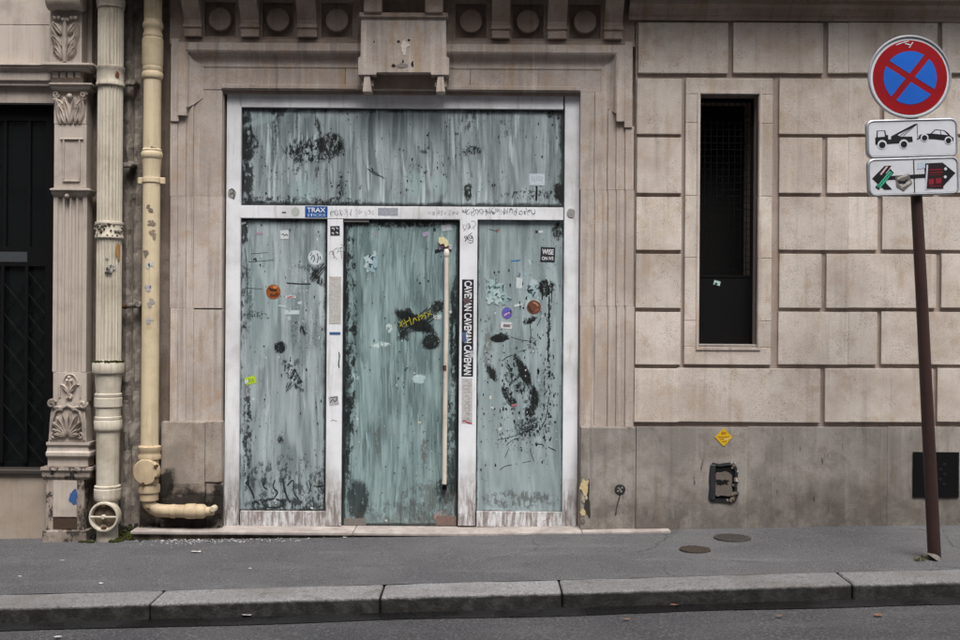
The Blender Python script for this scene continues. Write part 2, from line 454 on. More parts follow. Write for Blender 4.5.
class MB:
    def __init__(self):
        self.bm = bmesh.new()
    def box(self, x0, x1, y0, y1, z0, z1, bev=0.0, segs=1):
        bm = self.bm
        vs_ = [bm.verts.new(p) for p in ((x0, y0, z0), (x1, y0, z0), (x1, y1, z0), (x0, y1, z0), (x0, y0, z1), (x1, y0, z1), (x1, y1, z1), (x0, y1, z1))]
        fs = [bm.faces.new([vs_[i] for i in f]) for f in ((0, 1, 5, 4), (1, 2, 6, 5), (2, 3, 7, 6), (3, 0, 4, 7), (4, 5, 6, 7), (3, 2, 1, 0))]
        if bev:
            es = list({e for f in fs for e in f.edges})
            bmesh.ops.bevel(bm, geom=es, offset=bev, segments=segs, affect='EDGES', profile=0.6)
        return self
    def prism_y(self, pts, y0, y1):
        """polygon of (x,z) given thickness between y0 (front) and y1"""
        bm = self.bm
        a = [bm.verts.new((x, y0, z)) for x, z in pts]
        b = [bm.verts.new((x, y1, z)) for x, z in pts]
        bm.faces.new(a); bm.faces.new(b[::-1])
        n = len(pts)
        for i in range(n):
            bm.faces.new((a[i], b[i], b[(i + 1) % n], a[(i + 1) % n]))
        return self
    def prism_x(self, pts, x0, x1):
        """profile of (y,z) extruded along x"""
        bm = self.bm
        a = [bm.verts.new((x0, y, z)) for y, z in pts]
        b = [bm.verts.new((x1, y, z)) for y, z in pts]
        bm.faces.new(a); bm.faces.new(b[::-1])
        n = len(pts)
        for i in range(n):
            bm.faces.new((a[i], b[i], b[(i + 1) % n], a[(i + 1) % n]))
        return self
    def lathe(self, prof, c, axis='z', seg=32, flutes=0, fd=0.0):
        """prof: (radius, height) from bottom to top; c: (x, y, z)"""
        bm = self.bm
        rings = []
        for r, h in prof:
            ring = []
            for i in range(seg):
                a = 2 * math.pi * i / seg
                rr = r
                if flutes:
                    rr = r - fd * abs(math.sin(a * flutes / 2)) ** 0.7
                if axis == 'z':
                    p = (c[0] + rr * math.cos(a), c[1] + rr * math.sin(a), c[2] + h)
                elif axis == 'y':
                    p = (c[0] + rr * math.cos(a), c[1] + h, c[2] + rr * math.sin(a))
                else:
                    p = (c[0] + h, c[1] + rr * math.cos(a), c[2] + rr * math.sin(a))
                ring.append(bm.verts.new(p))
            rings.append(ring)
        for A, B in zip(rings, rings[1:]):
            for i in range(seg):
                f = bm.faces.new((A[i], A[(i + 1) % seg], B[(i + 1) % seg], B[i]))
                f.smooth = True
        for q in (rings[0][::-1], rings[-1]):
            bm.faces.new([bm.verts.new(v.co) for v in q])
        return self
    def tube(self, pts, r, seg=10):
        bm = self.bm
        rs = r if isinstance(r, (list, tuple)) else [r] * len(pts)
        rings = []
        prev = None
        for i, p in enumerate(pts):
            p = Vector(p)
            a = Vector(pts[max(i - 1, 0)]); b = Vector(pts[min(i + 1, len(pts) - 1)])
            d = (b - a).normalized()
            up = prev if prev is not None else (Vector((0, 0, 1)) if abs(d.z) < 0.9 else Vector((1, 0, 0)))
            s = d.cross(up).normalized()
            u = s.cross(d).normalized()
            prev = u
            rings.append([bm.verts.new(p + rs[i] * (math.cos(2 * math.pi * k / seg) * s + math.sin(2 * math.pi * k / seg) * u)) for k in range(seg)])
        for A, B in zip(rings, rings[1:]):
            for k in range(seg):
                f = bm.faces.new((A[k], A[(k + 1) % seg], B[(k + 1) % seg], B[k]))
                f.smooth = True
        for q in (rings[0][::-1], rings[-1]):
            bm.faces.new([bm.verts.new(v.co) for v in q])
        return self
    def grid_wall(self, x0, x1, z0, z1, y, holes, depth):
        """sheet at y with rectangular openings whose reveals run back by depth"""
        bm = self.bm
        xs = sorted({x0, x1} | {h[0] for h in holes} | {h[1] for h in holes})
        zs = sorted({z0, z1} | {h[2] for h in holes} | {h[3] for h in holes})
        xs = [x for x in xs if x0 <= x <= x1]; zs = [z for z in zs if z0 <= z <= z1]
        for a, b in zip(xs, xs[1:]):
            for c, d in zip(zs, zs[1:]):
                mx, mz = (a + b) / 2, (c + d) / 2
                if any(h[0] < mx < h[1] and h[2] < mz < h[3] for h in holes):
                    continue
                bm.faces.new([bm.verts.new(p) for p in ((a, y, c), (b, y, c), (b, y, d), (a, y, d))])
        for h in holes:
            a, b, c, d = h
            q = [(a, c), (b, c), (b, d), (a, d)]
            for i in range(4):
                p, r = q[i], q[(i + 1) % 4]
                bm.faces.new([bm.verts.new(v) for v in ((p[0], y, p[1]), (p[0], y + depth, p[1]), (r[0], y + depth, r[1]), (r[0], y, r[1]))])
        bmesh.ops.remove_doubles(bm, verts=bm.verts, dist=1e-5)
        return self
    def rough(self, amt, scale=6.0, cuts=0, axes=(1, 1, 1)):
        bm = self.bm
        if cuts:
            bmesh.ops.subdivide_edges(bm, edges=bm.edges[:], cuts=cuts, use_grid_fill=True)
        for v in bm.verts:
            n = mnoise.noise_vector(v.co * scale)
            v.co += Vector((n.x * axes[0], n.y * axes[1], n.z * axes[2])) * amt
        return self
    def build(self, name, mat, parent=None, label=None, cat=None, group=None, kind=None, smooth=False):
        bm = self.bm
        bmesh.ops.recalc_face_normals(bm, faces=bm.faces[:])
        if parent is not None:
            off = root_loc(parent)
            for v in bm.verts:
                v.co -= off
        me = bpy.data.meshes.new(name)
        bm.to_mesh(me); bm.free()
        if smooth:
            for p in me.polygons:
                p.use_smooth = True
        flags = [p.use_smooth for p in me.polygons]
        if any(flags):
            me.set_sharp_from_angle(angle=R_(40))
            me.polygons.foreach_set('use_smooth', flags)
        me.materials.append(mat if not isinstance(mat, str) else M[mat])
        o = bpy.data.objects.new(name, me)
        C.objects.link(o)
        if parent is not None:
            o.parent = parent
        return tag(o, label, cat, group, kind)

def stone(name, rect, y0, y1, mat, parent, bev=0.006, amt=0.0012, cuts=2):
    x0, x1, z0, z1 = rect
    b = MB().box(x0, x1, y0, y1, z0, z1, bev, 2)
    nx = max(1, min(5, int((x1 - x0) / 0.18))); 
    es = [e for e in b.bm.edges if abs(e.verts[0].co.x - e.verts[1].co.x) > 0.12 and (x1 - x0) > 0.15]
    if es: bmesh.ops.subdivide_edges(b.bm, edges=es, cuts=nx)
    es = [e for e in b.bm.edges if abs(e.verts[0].co.z - e.verts[1].co.z) > 0.12]
    if es: bmesh.ops.subdivide_edges(b.bm, edges=es, cuts=cuts)
    b.rough(amt, 11.0)
    return b.build(name, mat, parent)

def leaf(b, x, z, y, length, width, ang, bulge=0.02, lobes=4, curl=0.03, nt=9, nsg=6):
    """one carved acanthus leaf lying on the plane y, pointing at ang (deg, 90 = up)"""
    bm = b.bm
    ca, sa = math.cos(R_(ang)), math.sin(R_(ang))
    g = []
    for i in range(nt + 1):
        t = i / nt
        wv = width * 0.5 * (math.sin(math.pi * min(1, t * 0.92 + 0.06)) ** 0.75) * (0.72 + 0.28 * abs(math.cos(lobes * math.pi * t)))
        row = []
        for j in range(nsg + 1):
            s = -1 + 2 * j / nsg
            l_ = t * length
            sw = s * wv
            dep = bulge * (1 - 0.8 * abs(s) ** 2) - bulge * 0.55 * math.exp(-(s / 0.18) ** 2) + curl * max(0, t - 0.6) * 2.2 * (1 - 0.5 * abs(s))
            if abs(s) > 0.99: dep = -0.003
            if i == 0: dep *= 0.4
            if i == nt: dep *= 0.6
            row.append(bm.verts.new((x + ca * l_ - sa * sw, y - dep, z + sa * l_ + ca * sw)))
        g.append(row)
    for i in range(nt):
        for j in range(nsg):
            f = bm.faces.new((g[i][j], g[i][j + 1], g[i + 1][j + 1], g[i + 1][j]))
            f.smooth = True
    return b

def spiral(b, x, z, y, r0, turns, rad, sgn=1, a0=0.0, n=26):
    pts = []; rr = []
    for i in range(n + 1):
        t = i / n
        a = a0 + sgn * turns * 2 * math.pi * t
        r = r0 * (1 - 0.82 * t)
        pts.append((x + r * math.cos(a), y - 0.01 * t, z + r * math.sin(a)))
        rr.append(rad * (1 - 0.35 * t))
    return b.tube(pts, rr, 7)

STK = {}
def smat(rgb, rough=0.5):
    if rgb not in STK:
        STK[rgb] = flat_mat('paper_%d_%d_%d' % rgb, lin(*rgb), rough, 0.3, 90)
    return STK[rgb]

def ribbon(name, pts, wpx, y, mat, parent, taper=True, thick=0.0008):
    """a brush or marker stroke on a plane at y; pts in photo pixels"""
    q = [Vector(P(px, py, y)) for px, py in pts]
    # smooth the polyline
    for _ in range(2):
        r = [q[0]]
        for a, b in zip(q, q[1:]):
            r += [a * 0.75 + b * 0.25, a * 0.25 + b * 0.75]
        q = r + [q[-1]]
    b = MB(); bm = b.bm
    wv = L(wpx, y) / 2
    Lf, Rt = [], []
    n = len(q)
    for i, p in enumerate(q):
        d = (q[min(i + 1, n - 1)] - q[max(i - 1, 0)])
        d = d.normalized() if d.length > 1e-9 else Vector((1, 0))
        nn = Vector((-d.y, d.x))
        k = wv * (0.75 + 0.4 * mnoise.noise(Vector((i * 0.6, wpx, pts[0][0]))))
        if taper and (i == 0 or i == n - 1): k *= 0.35
        Lf.append(bm.verts.new((p.x + nn.x * k, y, p.y + nn.y * k)))
        Rt.append(bm.verts.new((p.x - nn.x * k, y, p.y - nn.y * k)))
    for i in range(n - 1):
        bm.faces.new((Lf[i], Lf[i + 1], Rt[i + 1], Rt[i]))
    return b.build(name, mat, parent)

def text(name, s, px, py, wpx, hpx, y, mat, parent, rot=0.0, fat=0.0):
    cu = bpy.data.curves.new(name, 'FONT')
    cu.body = s
    cu.align_x, cu.align_y = 'CENTER', 'CENTER'
    cu.offset = fat
    cu.materials.append(mat)
    o = bpy.data.objects.new(name, cu)
    C.objects.link(o)
    bpy.context.view_layer.update()
    d = o.dimensions
    sx, sy = L(wpx, y) / max(d.x, 1e-6), L(hpx, y) / max(d.y, 1e-6)
    # flatten to a mesh so that the lettering is plain geometry centred on its box
    me = bpy.data.meshes.new_from_object(o.evaluated_get(bpy.context.evaluated_depsgraph_get()))
    bpy.data.objects.remove(o); bpy.data.curves.remove(cu)
    xs = [v.co.x for v in me.vertices]; ys = [v.co.y for v in me.vertices]
    cx, cy = (min(xs) + max(xs)) / 2, (min(ys) + max(ys)) / 2
    X, Z = P(px, py, y)
    c, s_ = math.cos(R_(rot)), math.sin(R_(rot))
    off = root_loc(parent)
    for v in me.vertices:
        a, b = (v.co.x - cx) * sx, (v.co.y - cy) * sy
        v.co = Vector((X + a * c - b * s_, y, Z + a * s_ + b * c)) - off
    me.name = name
    o = bpy.data.objects.new(name, me)
    C.objects.link(o); o.parent = parent
    if not me.materials: me.materials.append(mat)
    return o

def sticker(px, py, wpx, hpx, y, rgb, parent, rot=0.0, rnd=False, name='sticker', torn=0.0, th=0.0012):
    X, Z = P(px, py, y)
    hw, hh = L(wpx, y) / 2, L(hpx, y) / 2
    pts = []
    if rnd:
        pts = [(hw * math.cos(2 * math.pi * i / 28), hh * math.sin(2 * math.pi * i / 28)) for i in range(28)]
    else:
        k = 5
        for (a, b) in (((-1, -1), (1, -1)), ((1, -1), (1, 1)), ((1, 1), (-1, 1)), ((-1, 1), (-1, -1))):
            for i in range(k):
                f = i / k
                pts.append(((a[0] + (b[0] - a[0]) * f) * hw, (a[1] + (b[1] - a[1]) * f) * hh))
    c, s_ = math.cos(R_(rot)), math.sin(R_(rot))
    q = []
    for a, b in pts:
        if torn:
            f = 1 - torn * random.random()
            a *= f; b *= f
        q.append((X + a * c - b * s_, Z + a * s_ + b * c))
    return MB().prism_y(q, y - th, y).build(name, smat(rgb) if isinstance(rgb, tuple) else rgb, parent)

# ================================================================== GROUND
def sheet(name, xs, ys, zfun, mat, kind='structure', jit=0.0):
    bm = bmesh.new()
    g = [[bm.verts.new((x, y(x) if callable(y) else y, 0)) for y in ys] for x in xs]
    for row in g:
        for v in row:
            v.co.z = zfun(v.co.x, v.co.y) + jit * mnoise.noise(Vector((v.co.x * 1.3, v.co.y * 1.9, 0)))
    for i in range(len(xs) - 1):
        for j in range(len(ys) - 1):
            f = bm.faces.new((g[i][j], g[i + 1][j], g[i + 1][j + 1], g[i][j + 1])); f.smooth = True
    bmesh.ops.recalc_face_normals(bm, faces=bm.faces[:])
    if sum(f.normal.z for f in bm.faces) < 0:
        bmesh.ops.reverse_faces(bm, faces=bm.faces[:])
    me = bpy.data.meshes.new(name); bm.to_mesh(me); bm.free()
    me.materials.append(M[mat])
    o = bpy.data.objects.new(name, me); C.objects.link(o)
    return tag(o, kind=kind)

XS = [-60, -30, -15, -8] + [-6 + 0.2 * i for i in range(61)] + [8, 15, 30, 60]
KH = 0.095
sheet('pavement', XS, [lambda x: yk(x) + 0.004] + [(lambda x, f=f: (yk(x) + 0.004) * f + 0.25 * (1 - f)) for f in (0.85, 0.7, 0.55, 0.4, 0.25, 0.12, 0.0)], lambda x, y: zg(x, y), 'pave', jit=0.004)
sheet('road', XS, [-60, -30, -12, -6, -4, -3, -2.5, -2.2, lambda x: yk(x) - 0.2], lambda x, y: zg(x, y) - KH + (0.012 * min(1, max(0, (yk(x) - 0.29 - y) / 0.8))), 'road', jit=0.003)
sheet('gutter', XS, [lambda x: yk(x) - 0.29 - 0.15 - 0.03 * mnoise.noise(Vector((x * 1.1, 0, 0))), lambda x: yk(x) - 0.25], lambda x, y: zg(x, y) - KH + 0.008, 'gutter', jit=0.002)

kerb = thing('kerb', (0, yk(0), zg(0, yk(0))), kind='structure')
def px_at_kerb(px):
    return (px - 480) * 6.4 / FPX
kj = [-6.2, -4.6, px_at_kerb(-90), px_at_kerb(165), px_at_kerb(385), px_at_kerb(562), px_at_kerb(850), px_at_kerb(1100), 5.4, 6.4]
for i, (a, b_) in enumerate(zip(kj, kj[1:])):
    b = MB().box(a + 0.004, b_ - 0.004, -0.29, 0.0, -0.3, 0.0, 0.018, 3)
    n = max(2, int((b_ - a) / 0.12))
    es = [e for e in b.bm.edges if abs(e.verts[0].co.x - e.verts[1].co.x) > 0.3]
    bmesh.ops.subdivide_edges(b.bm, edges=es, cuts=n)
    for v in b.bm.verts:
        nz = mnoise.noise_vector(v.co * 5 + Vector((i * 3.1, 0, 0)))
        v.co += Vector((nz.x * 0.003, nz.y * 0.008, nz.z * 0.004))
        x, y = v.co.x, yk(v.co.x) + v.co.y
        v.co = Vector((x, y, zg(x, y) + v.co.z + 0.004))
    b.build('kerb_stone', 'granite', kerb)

# ================================================================== STONE BUILDING
FLZ = -0.6
BX0, BX1, BTOP = P(88, 300)[0], 6.5, 7.5
bld = thing('stone_building', (1.5, 0.0, 0.0), 'pale limestone building with rusticated blocks, carved door surround and slit window', 'building')
slit = RC(699, 757, 95, 347, 0.0)
door_o = RC(222, 580, 88, 540, 0.03)
b = MB().grid_wall(P(634, 300)[0], BX1, FLZ, BTOP, 0.0, [slit], 0.45)
x0, x1, z0, z1 = slit
b.box(x0 - 0.3, x1 + 0.3, 0.45, 0.5, z0 - 0.2, z1 + 0.2)
wall = b.build('wall', 'bed', bld)
# wall above the entrance, out of the picture
MB().box(BX0, P(640, 300)[0], 0.06, 0.5, P(0, 90)[1] - 0.0, BTOP).build('upper_wall', 'bed', bld)
MB().box(BX0, BX1, 0.51, 0.56, FLZ, BTOP).build('back_wall', 'void', bld)
MB().box(P(579, 300)[0] + 0.01, P(640, 300)[0], 0.045, 0.44, FLZ, P(0, 90)[1] - 0.001).build('jamb_core', 'bed', bld)
MB().box(P(165, 300)[0] + 0.01, P(222, 300)[0] - 0.01, 0.06, 0.44, FLZ, P(0, 90)[1] - 0.001).build('jamb_core', 'bed', bld)

# rusticated blocks: (row top, row bottom, [x spans])
rows = [
    (23, 72.5, [(639, 727.5), (734, 822.5), (829, 847.9), (849.1, 937), (943, 1040), (1046, 1140)]),
    (79, 133.5, [(637.5, 681), (780, 848.5), (849, 879), (885, 990), (996, 1090)]),
    (138, 192.5, [(637.5, 681), (780, 821.5), (828, 848.5), (849, 935), (941, 1040)]),
    (197.5, 249.5, [(637, 681), (780, 848.5), (849, 877), (883, 990), (996, 1090)]),
    (254.5, 307.5, [(636.5, 680.5), (780, 821), (827, 848.5), (849, 935.5), (942, 1040)]),
    (312.5, 364.2, [(636, 680), (779, 848.5), (849, 876.5), (882, 990), (996, 1090)]),
    (369, 421.8, [(635, 677.2), (677.8, 819.5), (825.5, 848.5), (849, 932.5), (938, 1040)]),
]
for (t_, b_, spans) in rows:
    for (a, c) in spans:
        r = RC(a - 0.6, c + 0.6, t_ - 0.5, b_ + 0.4, -0.026)
        stone('stone', r, -0.026 + random.uniform(-0.003, 0.003), 0.03, 'block', wall, 0.003)

# slit window: moulded stone surround in courses, reveal, grille, panel
win = MB()
sx0, sx1, sz0, sz1 = slit
fr = RC(685, 776, 78, 365, -0.03)
ys = -0.03
cuts_py = [78, 123, 196, 258, 321, 365]
ws = None
for i, (a, c) in enumerate(zip(cuts_py, cuts_py[1:])):
    _, _, za, zb = RC(685, 776, a, c, ys)
    za += 0.0012; zb -= 0.0012
    for s, (xa, xb) in enumerate(((fr[0], sx0), (sx1, fr[1] - 0.03))):
        bb = MB()
        if i == 0 and s == 0:
            bb.box(fr[0], fr[1] - 0.03, ys, 0.03, sz1, zb, 0.004)
            bb.box(xa, xb, ys + 0.0004, 0.0297, za, sz1 - 0.0005, 0.003)
        elif i == 0:
            bb.box(xa, xb, ys + 0.0004, 0.0297, za, sz1 - 0.0005, 0.003)
        elif i == len(cuts_py) - 2 and s == 0:
            bb.box(fr[0], fr[1] - 0.03, ys, 0.03, za, sz0 - 0.001, 0.004)
            bb.box(xa, xb, ys + 0.0004, 0.0297, sz0, zb, 0.003)
        elif i == len(cuts_py) - 2:
            bb.box(xa, xb, ys + 0.0004, 0.0297, sz0, zb, 0.003)
        else:
            bb.box(xa, xb, ys, 0.03, za, zb, 0.003)
        o = bb.build('window_surround' if ws is None else 'surround_stone', 'block', bld if ws is None else ws)
        if ws is None: ws = o
# thin raised fillet round the opening
g = 0.022
bb = MB()
bb.box(sx0 - g, sx0 - 0.004, ys - 0.008, ys + 0.002, sz0 - g, sz1 + g)
bb.box(sx1 + 0.004, sx1 + g, ys - 0.008, ys + 0.002, sz0 - g, sz1 + g)
bb.box(sx0 - 0.004, sx1 + 0.004, ys - 0.0075, ys + 0.002, sz1 + 0.004, sz1 + g)
bb.box(sx0 - 0.004, sx1 + 0.004, ys - 0.0075, ys + 0.002, sz0 - g, sz0 - 0.004)
bb.build('window_fillet', 'surround', ws)
MB().box(sx0 + 0.002, sx1 - 0.002, -0.02, 0.12, sz0 + 0.001, sz0 + 0.02, 0.004).build('window_sill', 'plinth', ws)
yw = 0.12
_, _, gz0, gz1 = RC(700, 755, 116, 276, yw)
gr = MB()
gx0, gx1 = sx0 + 0.002, sx1 - 0.002
gr.box(gx0, gx0 + 0.018, yw - 0.01, yw + 0.01, sz0 + 0.02, sz1 - 0.004)
gr.box(gx1 - 0.018, gx1, yw - 0.01, yw + 0.01, sz0 + 0.02, sz1 - 0.004)
gr.box(gx0 + 0.018, gx1 - 0.018, yw - 0.01, yw + 0.01, gz0 - 0.01, gz0 + 0.006)
gr.box(gx0 + 0.018, gx1 - 0.018, yw - 0.01, yw + 0.01, sz1 - 0.03, sz1 - 0.004)
winp = gr.build('window_grille', 'black', bld)
k = 0
x = gx0 + 0.018 + 0.045
while x < gx1 - 0.03:
    MB().box(x - 0.0018, x + 0.0018, yw - 0.004, yw + 0.004, gz0 + 0.006, sz1 - 0.03).build('bar', 'black', winp); x += 0.045
z = gz0 + 0.05
while z < gz1:
    MB().box(gx0 + 0.018, gx1 - 0.018, yw - 0.008, yw - 0.0045, z - 0.0018, z + 0.0018).build('bar', 'black', winp); z += 0.05
pn = MB().box(gx0 + 0.018, gx1 - 0.018, yw - 0.006, yw + 0.006, sz0 + 0.02, gz0 - 0.01).build('window_panel', 'black', bld)
MB().box(sx0 + 0.001, sx1 - 0.001, 0.40, 0.449, sz0 + 0.001, sz1 - 0.001).build('window_back', 'void', bld)
sticker(717, 283, 6.5, 4.5, yw - 0.008, (170, 200, 196), pn, -14)
sticker(716, 284, 2.5, 2.5, yw - 0.0095, (40, 60, 60), pn, -14)

# plinth slabs
plb = MB().box(P(580, 500)[0] + 0.05, BX1, 0.002, 0.05, FLZ, RC(600, 900, 427, 500)[3] - 0.004).build('plinth', 'plinth', bld)
for (a, c, yf) in ((580.5, 635.6, -0.045), (636.0, 747.8, -0.03), (747.9, 886.9, -0.03), (887.0, 1010, -0.029), (1010.1, 1140, -0.03)):
    r = RC(a, c, 427.3, 560, yf)
    stone('plinth_slab', r, yf, 0.03, 'plinth', plb, 0.008 if a < 600 else 0.002, 0.002, 4)

# left plinth and party-wall strip behind the pipes
pw = MB()
r = RC(84, 171, -80, 560, 0.05)
pw.box(r[0], r[1] + 0.04, 0.05, 0.4, FLZ, r[3])
pw.build('party_wall', 'party', bld)
b = MB()
r = RC(122, 141, 0, 545, 0.035)
bm = b.bm
nx_, nz_ = 8, 120
gg = []
for j in range(nz_ + 1):
    row = []
    for i in range(nx_ + 1):
        xx = r[0] + (r[1] - r[0]) * i / nx_; zz = r[2] - 0.05 + (r[3] - r[2] + 0.05) * j / nz_
        e = min(1, min(i, nx_ - i) / 2)
        d = 0.02 * mnoise.fractal(Vector((xx * 14, 3, zz * 8)), 1.0, 2.0, 4)
        crack = 0.03 * math.exp(-((xx - (r[0] + (r[1] - r[0]) * (0.5 + 0.16 * mnoise.noise(Vector((0, 1, zz * 2.2)))))) / 0.012) ** 2)
        row.append(bm.verts.new((xx, 0.046 - 0.02 * e + d * e + crack * e, zz)))
    gg.append(row)
for j in range(nz_):
    for i in range(nx_):
        bm.faces.new((gg[j][i], gg[j][i + 1], gg[j + 1][i + 1], gg[j + 1][i]))
mort = b.build('mortar_seam', 'mortar', bld)

lp = MB().box(P(160, 480)[0], P(222, 480)[0] - 0.003, 0.02, 0.4, FLZ, P(190, 423)[1] - 0.004).build('plinth', 'mortar', bld)
for (a, c, t_, b_, yy) in ((160.5, 204.6, 421.8, 545, -0.024), (204.9, 221.6, 421.4, 482.5, -0.028), (205.2, 221.2, 483, 545, -0.018)):
    r = RC(a, c, t_, b_, yy)
    b = MB().box(r[0], r[1], yy, 0.05, r[2], r[3], 0.008, 2)
    es = [e for e in b.bm.edges if e.calc_length() > 0.05]
    bmesh.ops.subdivide_edges(b.bm, edges=es, cuts=9, use_grid_fill=True)
    for v in b.bm.verts:
        q = max(0.0, min(1.0, (P(190, 484)[1] - v.co.z) / 0.1)) if v.co.y < 0 else 0.0
        v.co.y += 0.05 * q * (0.25 + 0.5 * mnoise.fractal(v.co * 13, 1.0, 2.0, 4)) * (v.co.y < 0.02)
    b.rough(0.003, 16)
    b.build('plinth_slab', 'plinth_sooty', lp)
# ---- carved surround of the entrance
sr = MB().box(P(193.3, 300, .03)[0], P(222, 300, .03)[0], 0.03, 0.3, P(0, 421.6, .03)[1] + 0.004, P(0, 308.3, .03)[1] - 0.0, 0.003).build('door_surround', 'surround', bld)
def sbox(a, c, t_, b_, y0, y1=0.25, mat='surround', name='surround_stone', bev=0.0015, parent=None):
    r = RC(a, c, t_, b_, y0)
    return MB().box(r[0], r[1], y0, y1, r[2], r[3], bev).build(name, mat, parent or sr)
HL, HR = (98, 196, 307.7), (102, 190, 300, 427)
sbox(193.3, 222, 196, 308.2, 0.03)
sbox(193.3, 222, 90.1, 195.9, 0.03)
for a, c in ((92, 190), (190.1, 306), (306.1, 427)):
    sbox(580.3, 594.5, a, c, 0.03)
    sbox(594.7, 607.5, a, c, 0.02)
# stepped strips beside the jambs
for (a, c, t_, yy) in ((170, 177.3, 124, -0.012), (177.5, 185.8, 115, 0.0), (186, 193.1, 107, 0.015)):
    for (u, v_) in ((t_ - 2, 196), (196.1, 308), (308.1, 421.6)):
        sbox(a, c, u, v_, yy, 0.2, name='strip_stone', bev=0.002)
for (a, c, t_, yy) in ((607.8, 616, 112, 0.008), (616.2, 625, 120, -0.002), (625.2, 634, 128, -0.014)):
    for (u, v_) in ((t_ - 2, 190), (190.1, 306), (306.1, 427)):
        sbox(a, c, u, v_, yy, 0.2, name='strip_stone', bev=0.002)
# lintel
sbox(201, 345, 65, 89.8, 0.032, name='lintel_stone')
sbox(345.4, 470, 66, 90, 0.032, name='lintel_stone')
sbox(470.4, 603, 67.5, 91.6, 0.032, name='lintel_stone')
lipr = RC(221.5, 580.5, 85.5, 91, 0.02)
MB().box(lipr[0], lipr[1], 0.012, 0.04, lipr[3] - 0.03, lipr[3], 0.003).build('lintel_lip', 'surround', sr)
# fillet and outer band of the ears
zt, zf = P(186, 41, -0.05)[1], P(186, 48, -0.05)[1]
def sweep(path, offs, prof, name, mat):
    b = MB(); bm = b.bm
    rings = [[bm.verts.new((p[0] + d * o[0], y, p[1] + d * o[1])) for d, y in prof] for p, o in zip(path, offs)]
    for A, B in zip(rings, rings[1:]):
        for i in range(len(prof)):
            j = (i + 1) % len(prof)
            bm.faces.new((A[i], A[j], B[j], B[i]))
    bm.faces.new(rings[0]); bm.faces.new(rings[-1][::-1])
    return b.build(name, mat, sr)
pe = L(1)
pA, pB, pC, pD = P(186, 107, -.04), P(186, 49.5, -.04), P(616.5, 53.5, -.04), P(616.5, 113, -.04)
zz = (pB[1] + pC[1]) / 2
path = [(pA[0], pA[1]), (pA[0], zz), (pD[0], zz), (pD[0], pD[1])]
offs = [(1, 0.75), (1, -1), (-1, -1), (-1, 0.75)]
cav = [(0, -0.036)]
for i in range(9):
    a = math.pi / 2 * i / 8
    cav.append((pe * (1 + 13 * (1 - math.cos(a))), -0.032 + 0.058 * math.sin(a)))
cav += [(pe * 15, 0.03), (pe * 15, 0.06), (0, 0.06)]
sweep(path, offs, cav, 'cavetto_moulding', 'surround')
fil = [(-8 * pe, -0.037), (-0.5 * pe, -0.037), (0, -0.033), (0, 0.05), (-8 * pe, 0.05)]
offs2 = [(1, 0), (1, -1), (-1, -1), (-1, 0)]
path2 = [(path[0][0], path[0][1] - 8 * pe), path[1], path[2], (path[3][0], path[3][1] - 8 * pe)]
sweep(path2, offs2, fil, 'fillet_moulding', 'surround')
ob = [(-16 * pe, -0.03), (-8 * pe - 0.001, -0.03), (-8 * pe - 0.001, 0.05), (-16 * pe, 0.05)]
path3 = [path[0], (path[0][0], zz - 9 * pe), ]
for xx, sg, zb_ in ((path[0][0], -1, path[0][1]), (path[3][0], 1, path[3][1])):
    xa, xb = sorted((xx + sg * 8.1 * pe, xx + sg * 16 * pe))
    MB().box(xa, xb, -0.026, 0.2, zb_ - 14 * pe, zz + 12 * pe, 0.003).build('ear_stone', 'surround', sr)

# ---- frieze with roundels and consoles
fz0 = zz + 8.3 * pe
roundels = [(220, 17), (278, 19), (337, 21), (471, 25), (528, 26), (585, 25)]
holes = []
for (px, py) in roundels:
    X, Z = P(px, py, 0)
    Z = P(400, 21, 0)[1]
    holes.append((X - L(15.5), X + L(15.5), Z - L(16.5), Z + L(18)))
fzx0, fzx1 = P(170, 20)[0], P(635, 20)[0]
b = MB().grid_wall(fzx0, fzx1, fz0, 4.2, 0.0, holes, 0.05)
b.box(fzx0, fzx1, 0.05, 0.059, fz0, 4.2)
frz = b.build('frieze', 'frieze', bld)
MB().box(fzx0, fzx1, -0.014, 0.02, fz0 - 0.01, fz0 + L(4), 0.004).build('frieze_band', 'frieze', frz)
for h in holes:
    cx, cz = (h[0] + h[1]) / 2, (h[2] + h[3]) / 2
    rr = L(11.8)
    MB().lathe([(rr * 0.02, -0.008), (rr * 0.94, -0.006), (rr, 0.004), (rr, 0.05)], (cx, 0.0, cz), 'y', 40).build('roundel', 'frieze', frz)
zc = P(400, 37, -.05)[1]
prof = [(0.05, zc), (-0.05, zc), (-0.052, zc + 0.06), (-0.055, zc + 0.12), (-0.075, zc + 0.15), (-0.11, zc + 0.19), (-0.15, zc + 0.24), (-0.20, zc + 0.30), (-0.25, zc + 0.40), (-0.28, zc + 0.5), (-0.28, 4.2), (0.05, 4.2)]
prof = sorted([], key=lambda q: q) or prof
for (a, c) in ((183, 200), (240, 258), (297, 316), (492, 510), (548, 567), (605, 623)):
    xa, xb = P(a, 20, -.08)[0], P(c, 20, -.08)[0]
    b = MB().prism_x(prof, xa, xb)
    con = b.build('console', 'frieze', frz)
    MB().box(xa - 0.006, xb + 0.006, -0.065, 0.02, zc + 0.062, zc + 0.085, 0.003).build('console_band', 'frieze', con)
for (a, c) in ((364, 382), (425, 443)):
    xa, xb = P(a, 5, -.15)[0], P(c, 5, -.15)[0]
    zb_ = P(400, 13, -.15)[1]
    MB().box(xa, xb, -0.17, 0.02, zb_, 4.2, 0.006).build('console', 'frieze', frz)

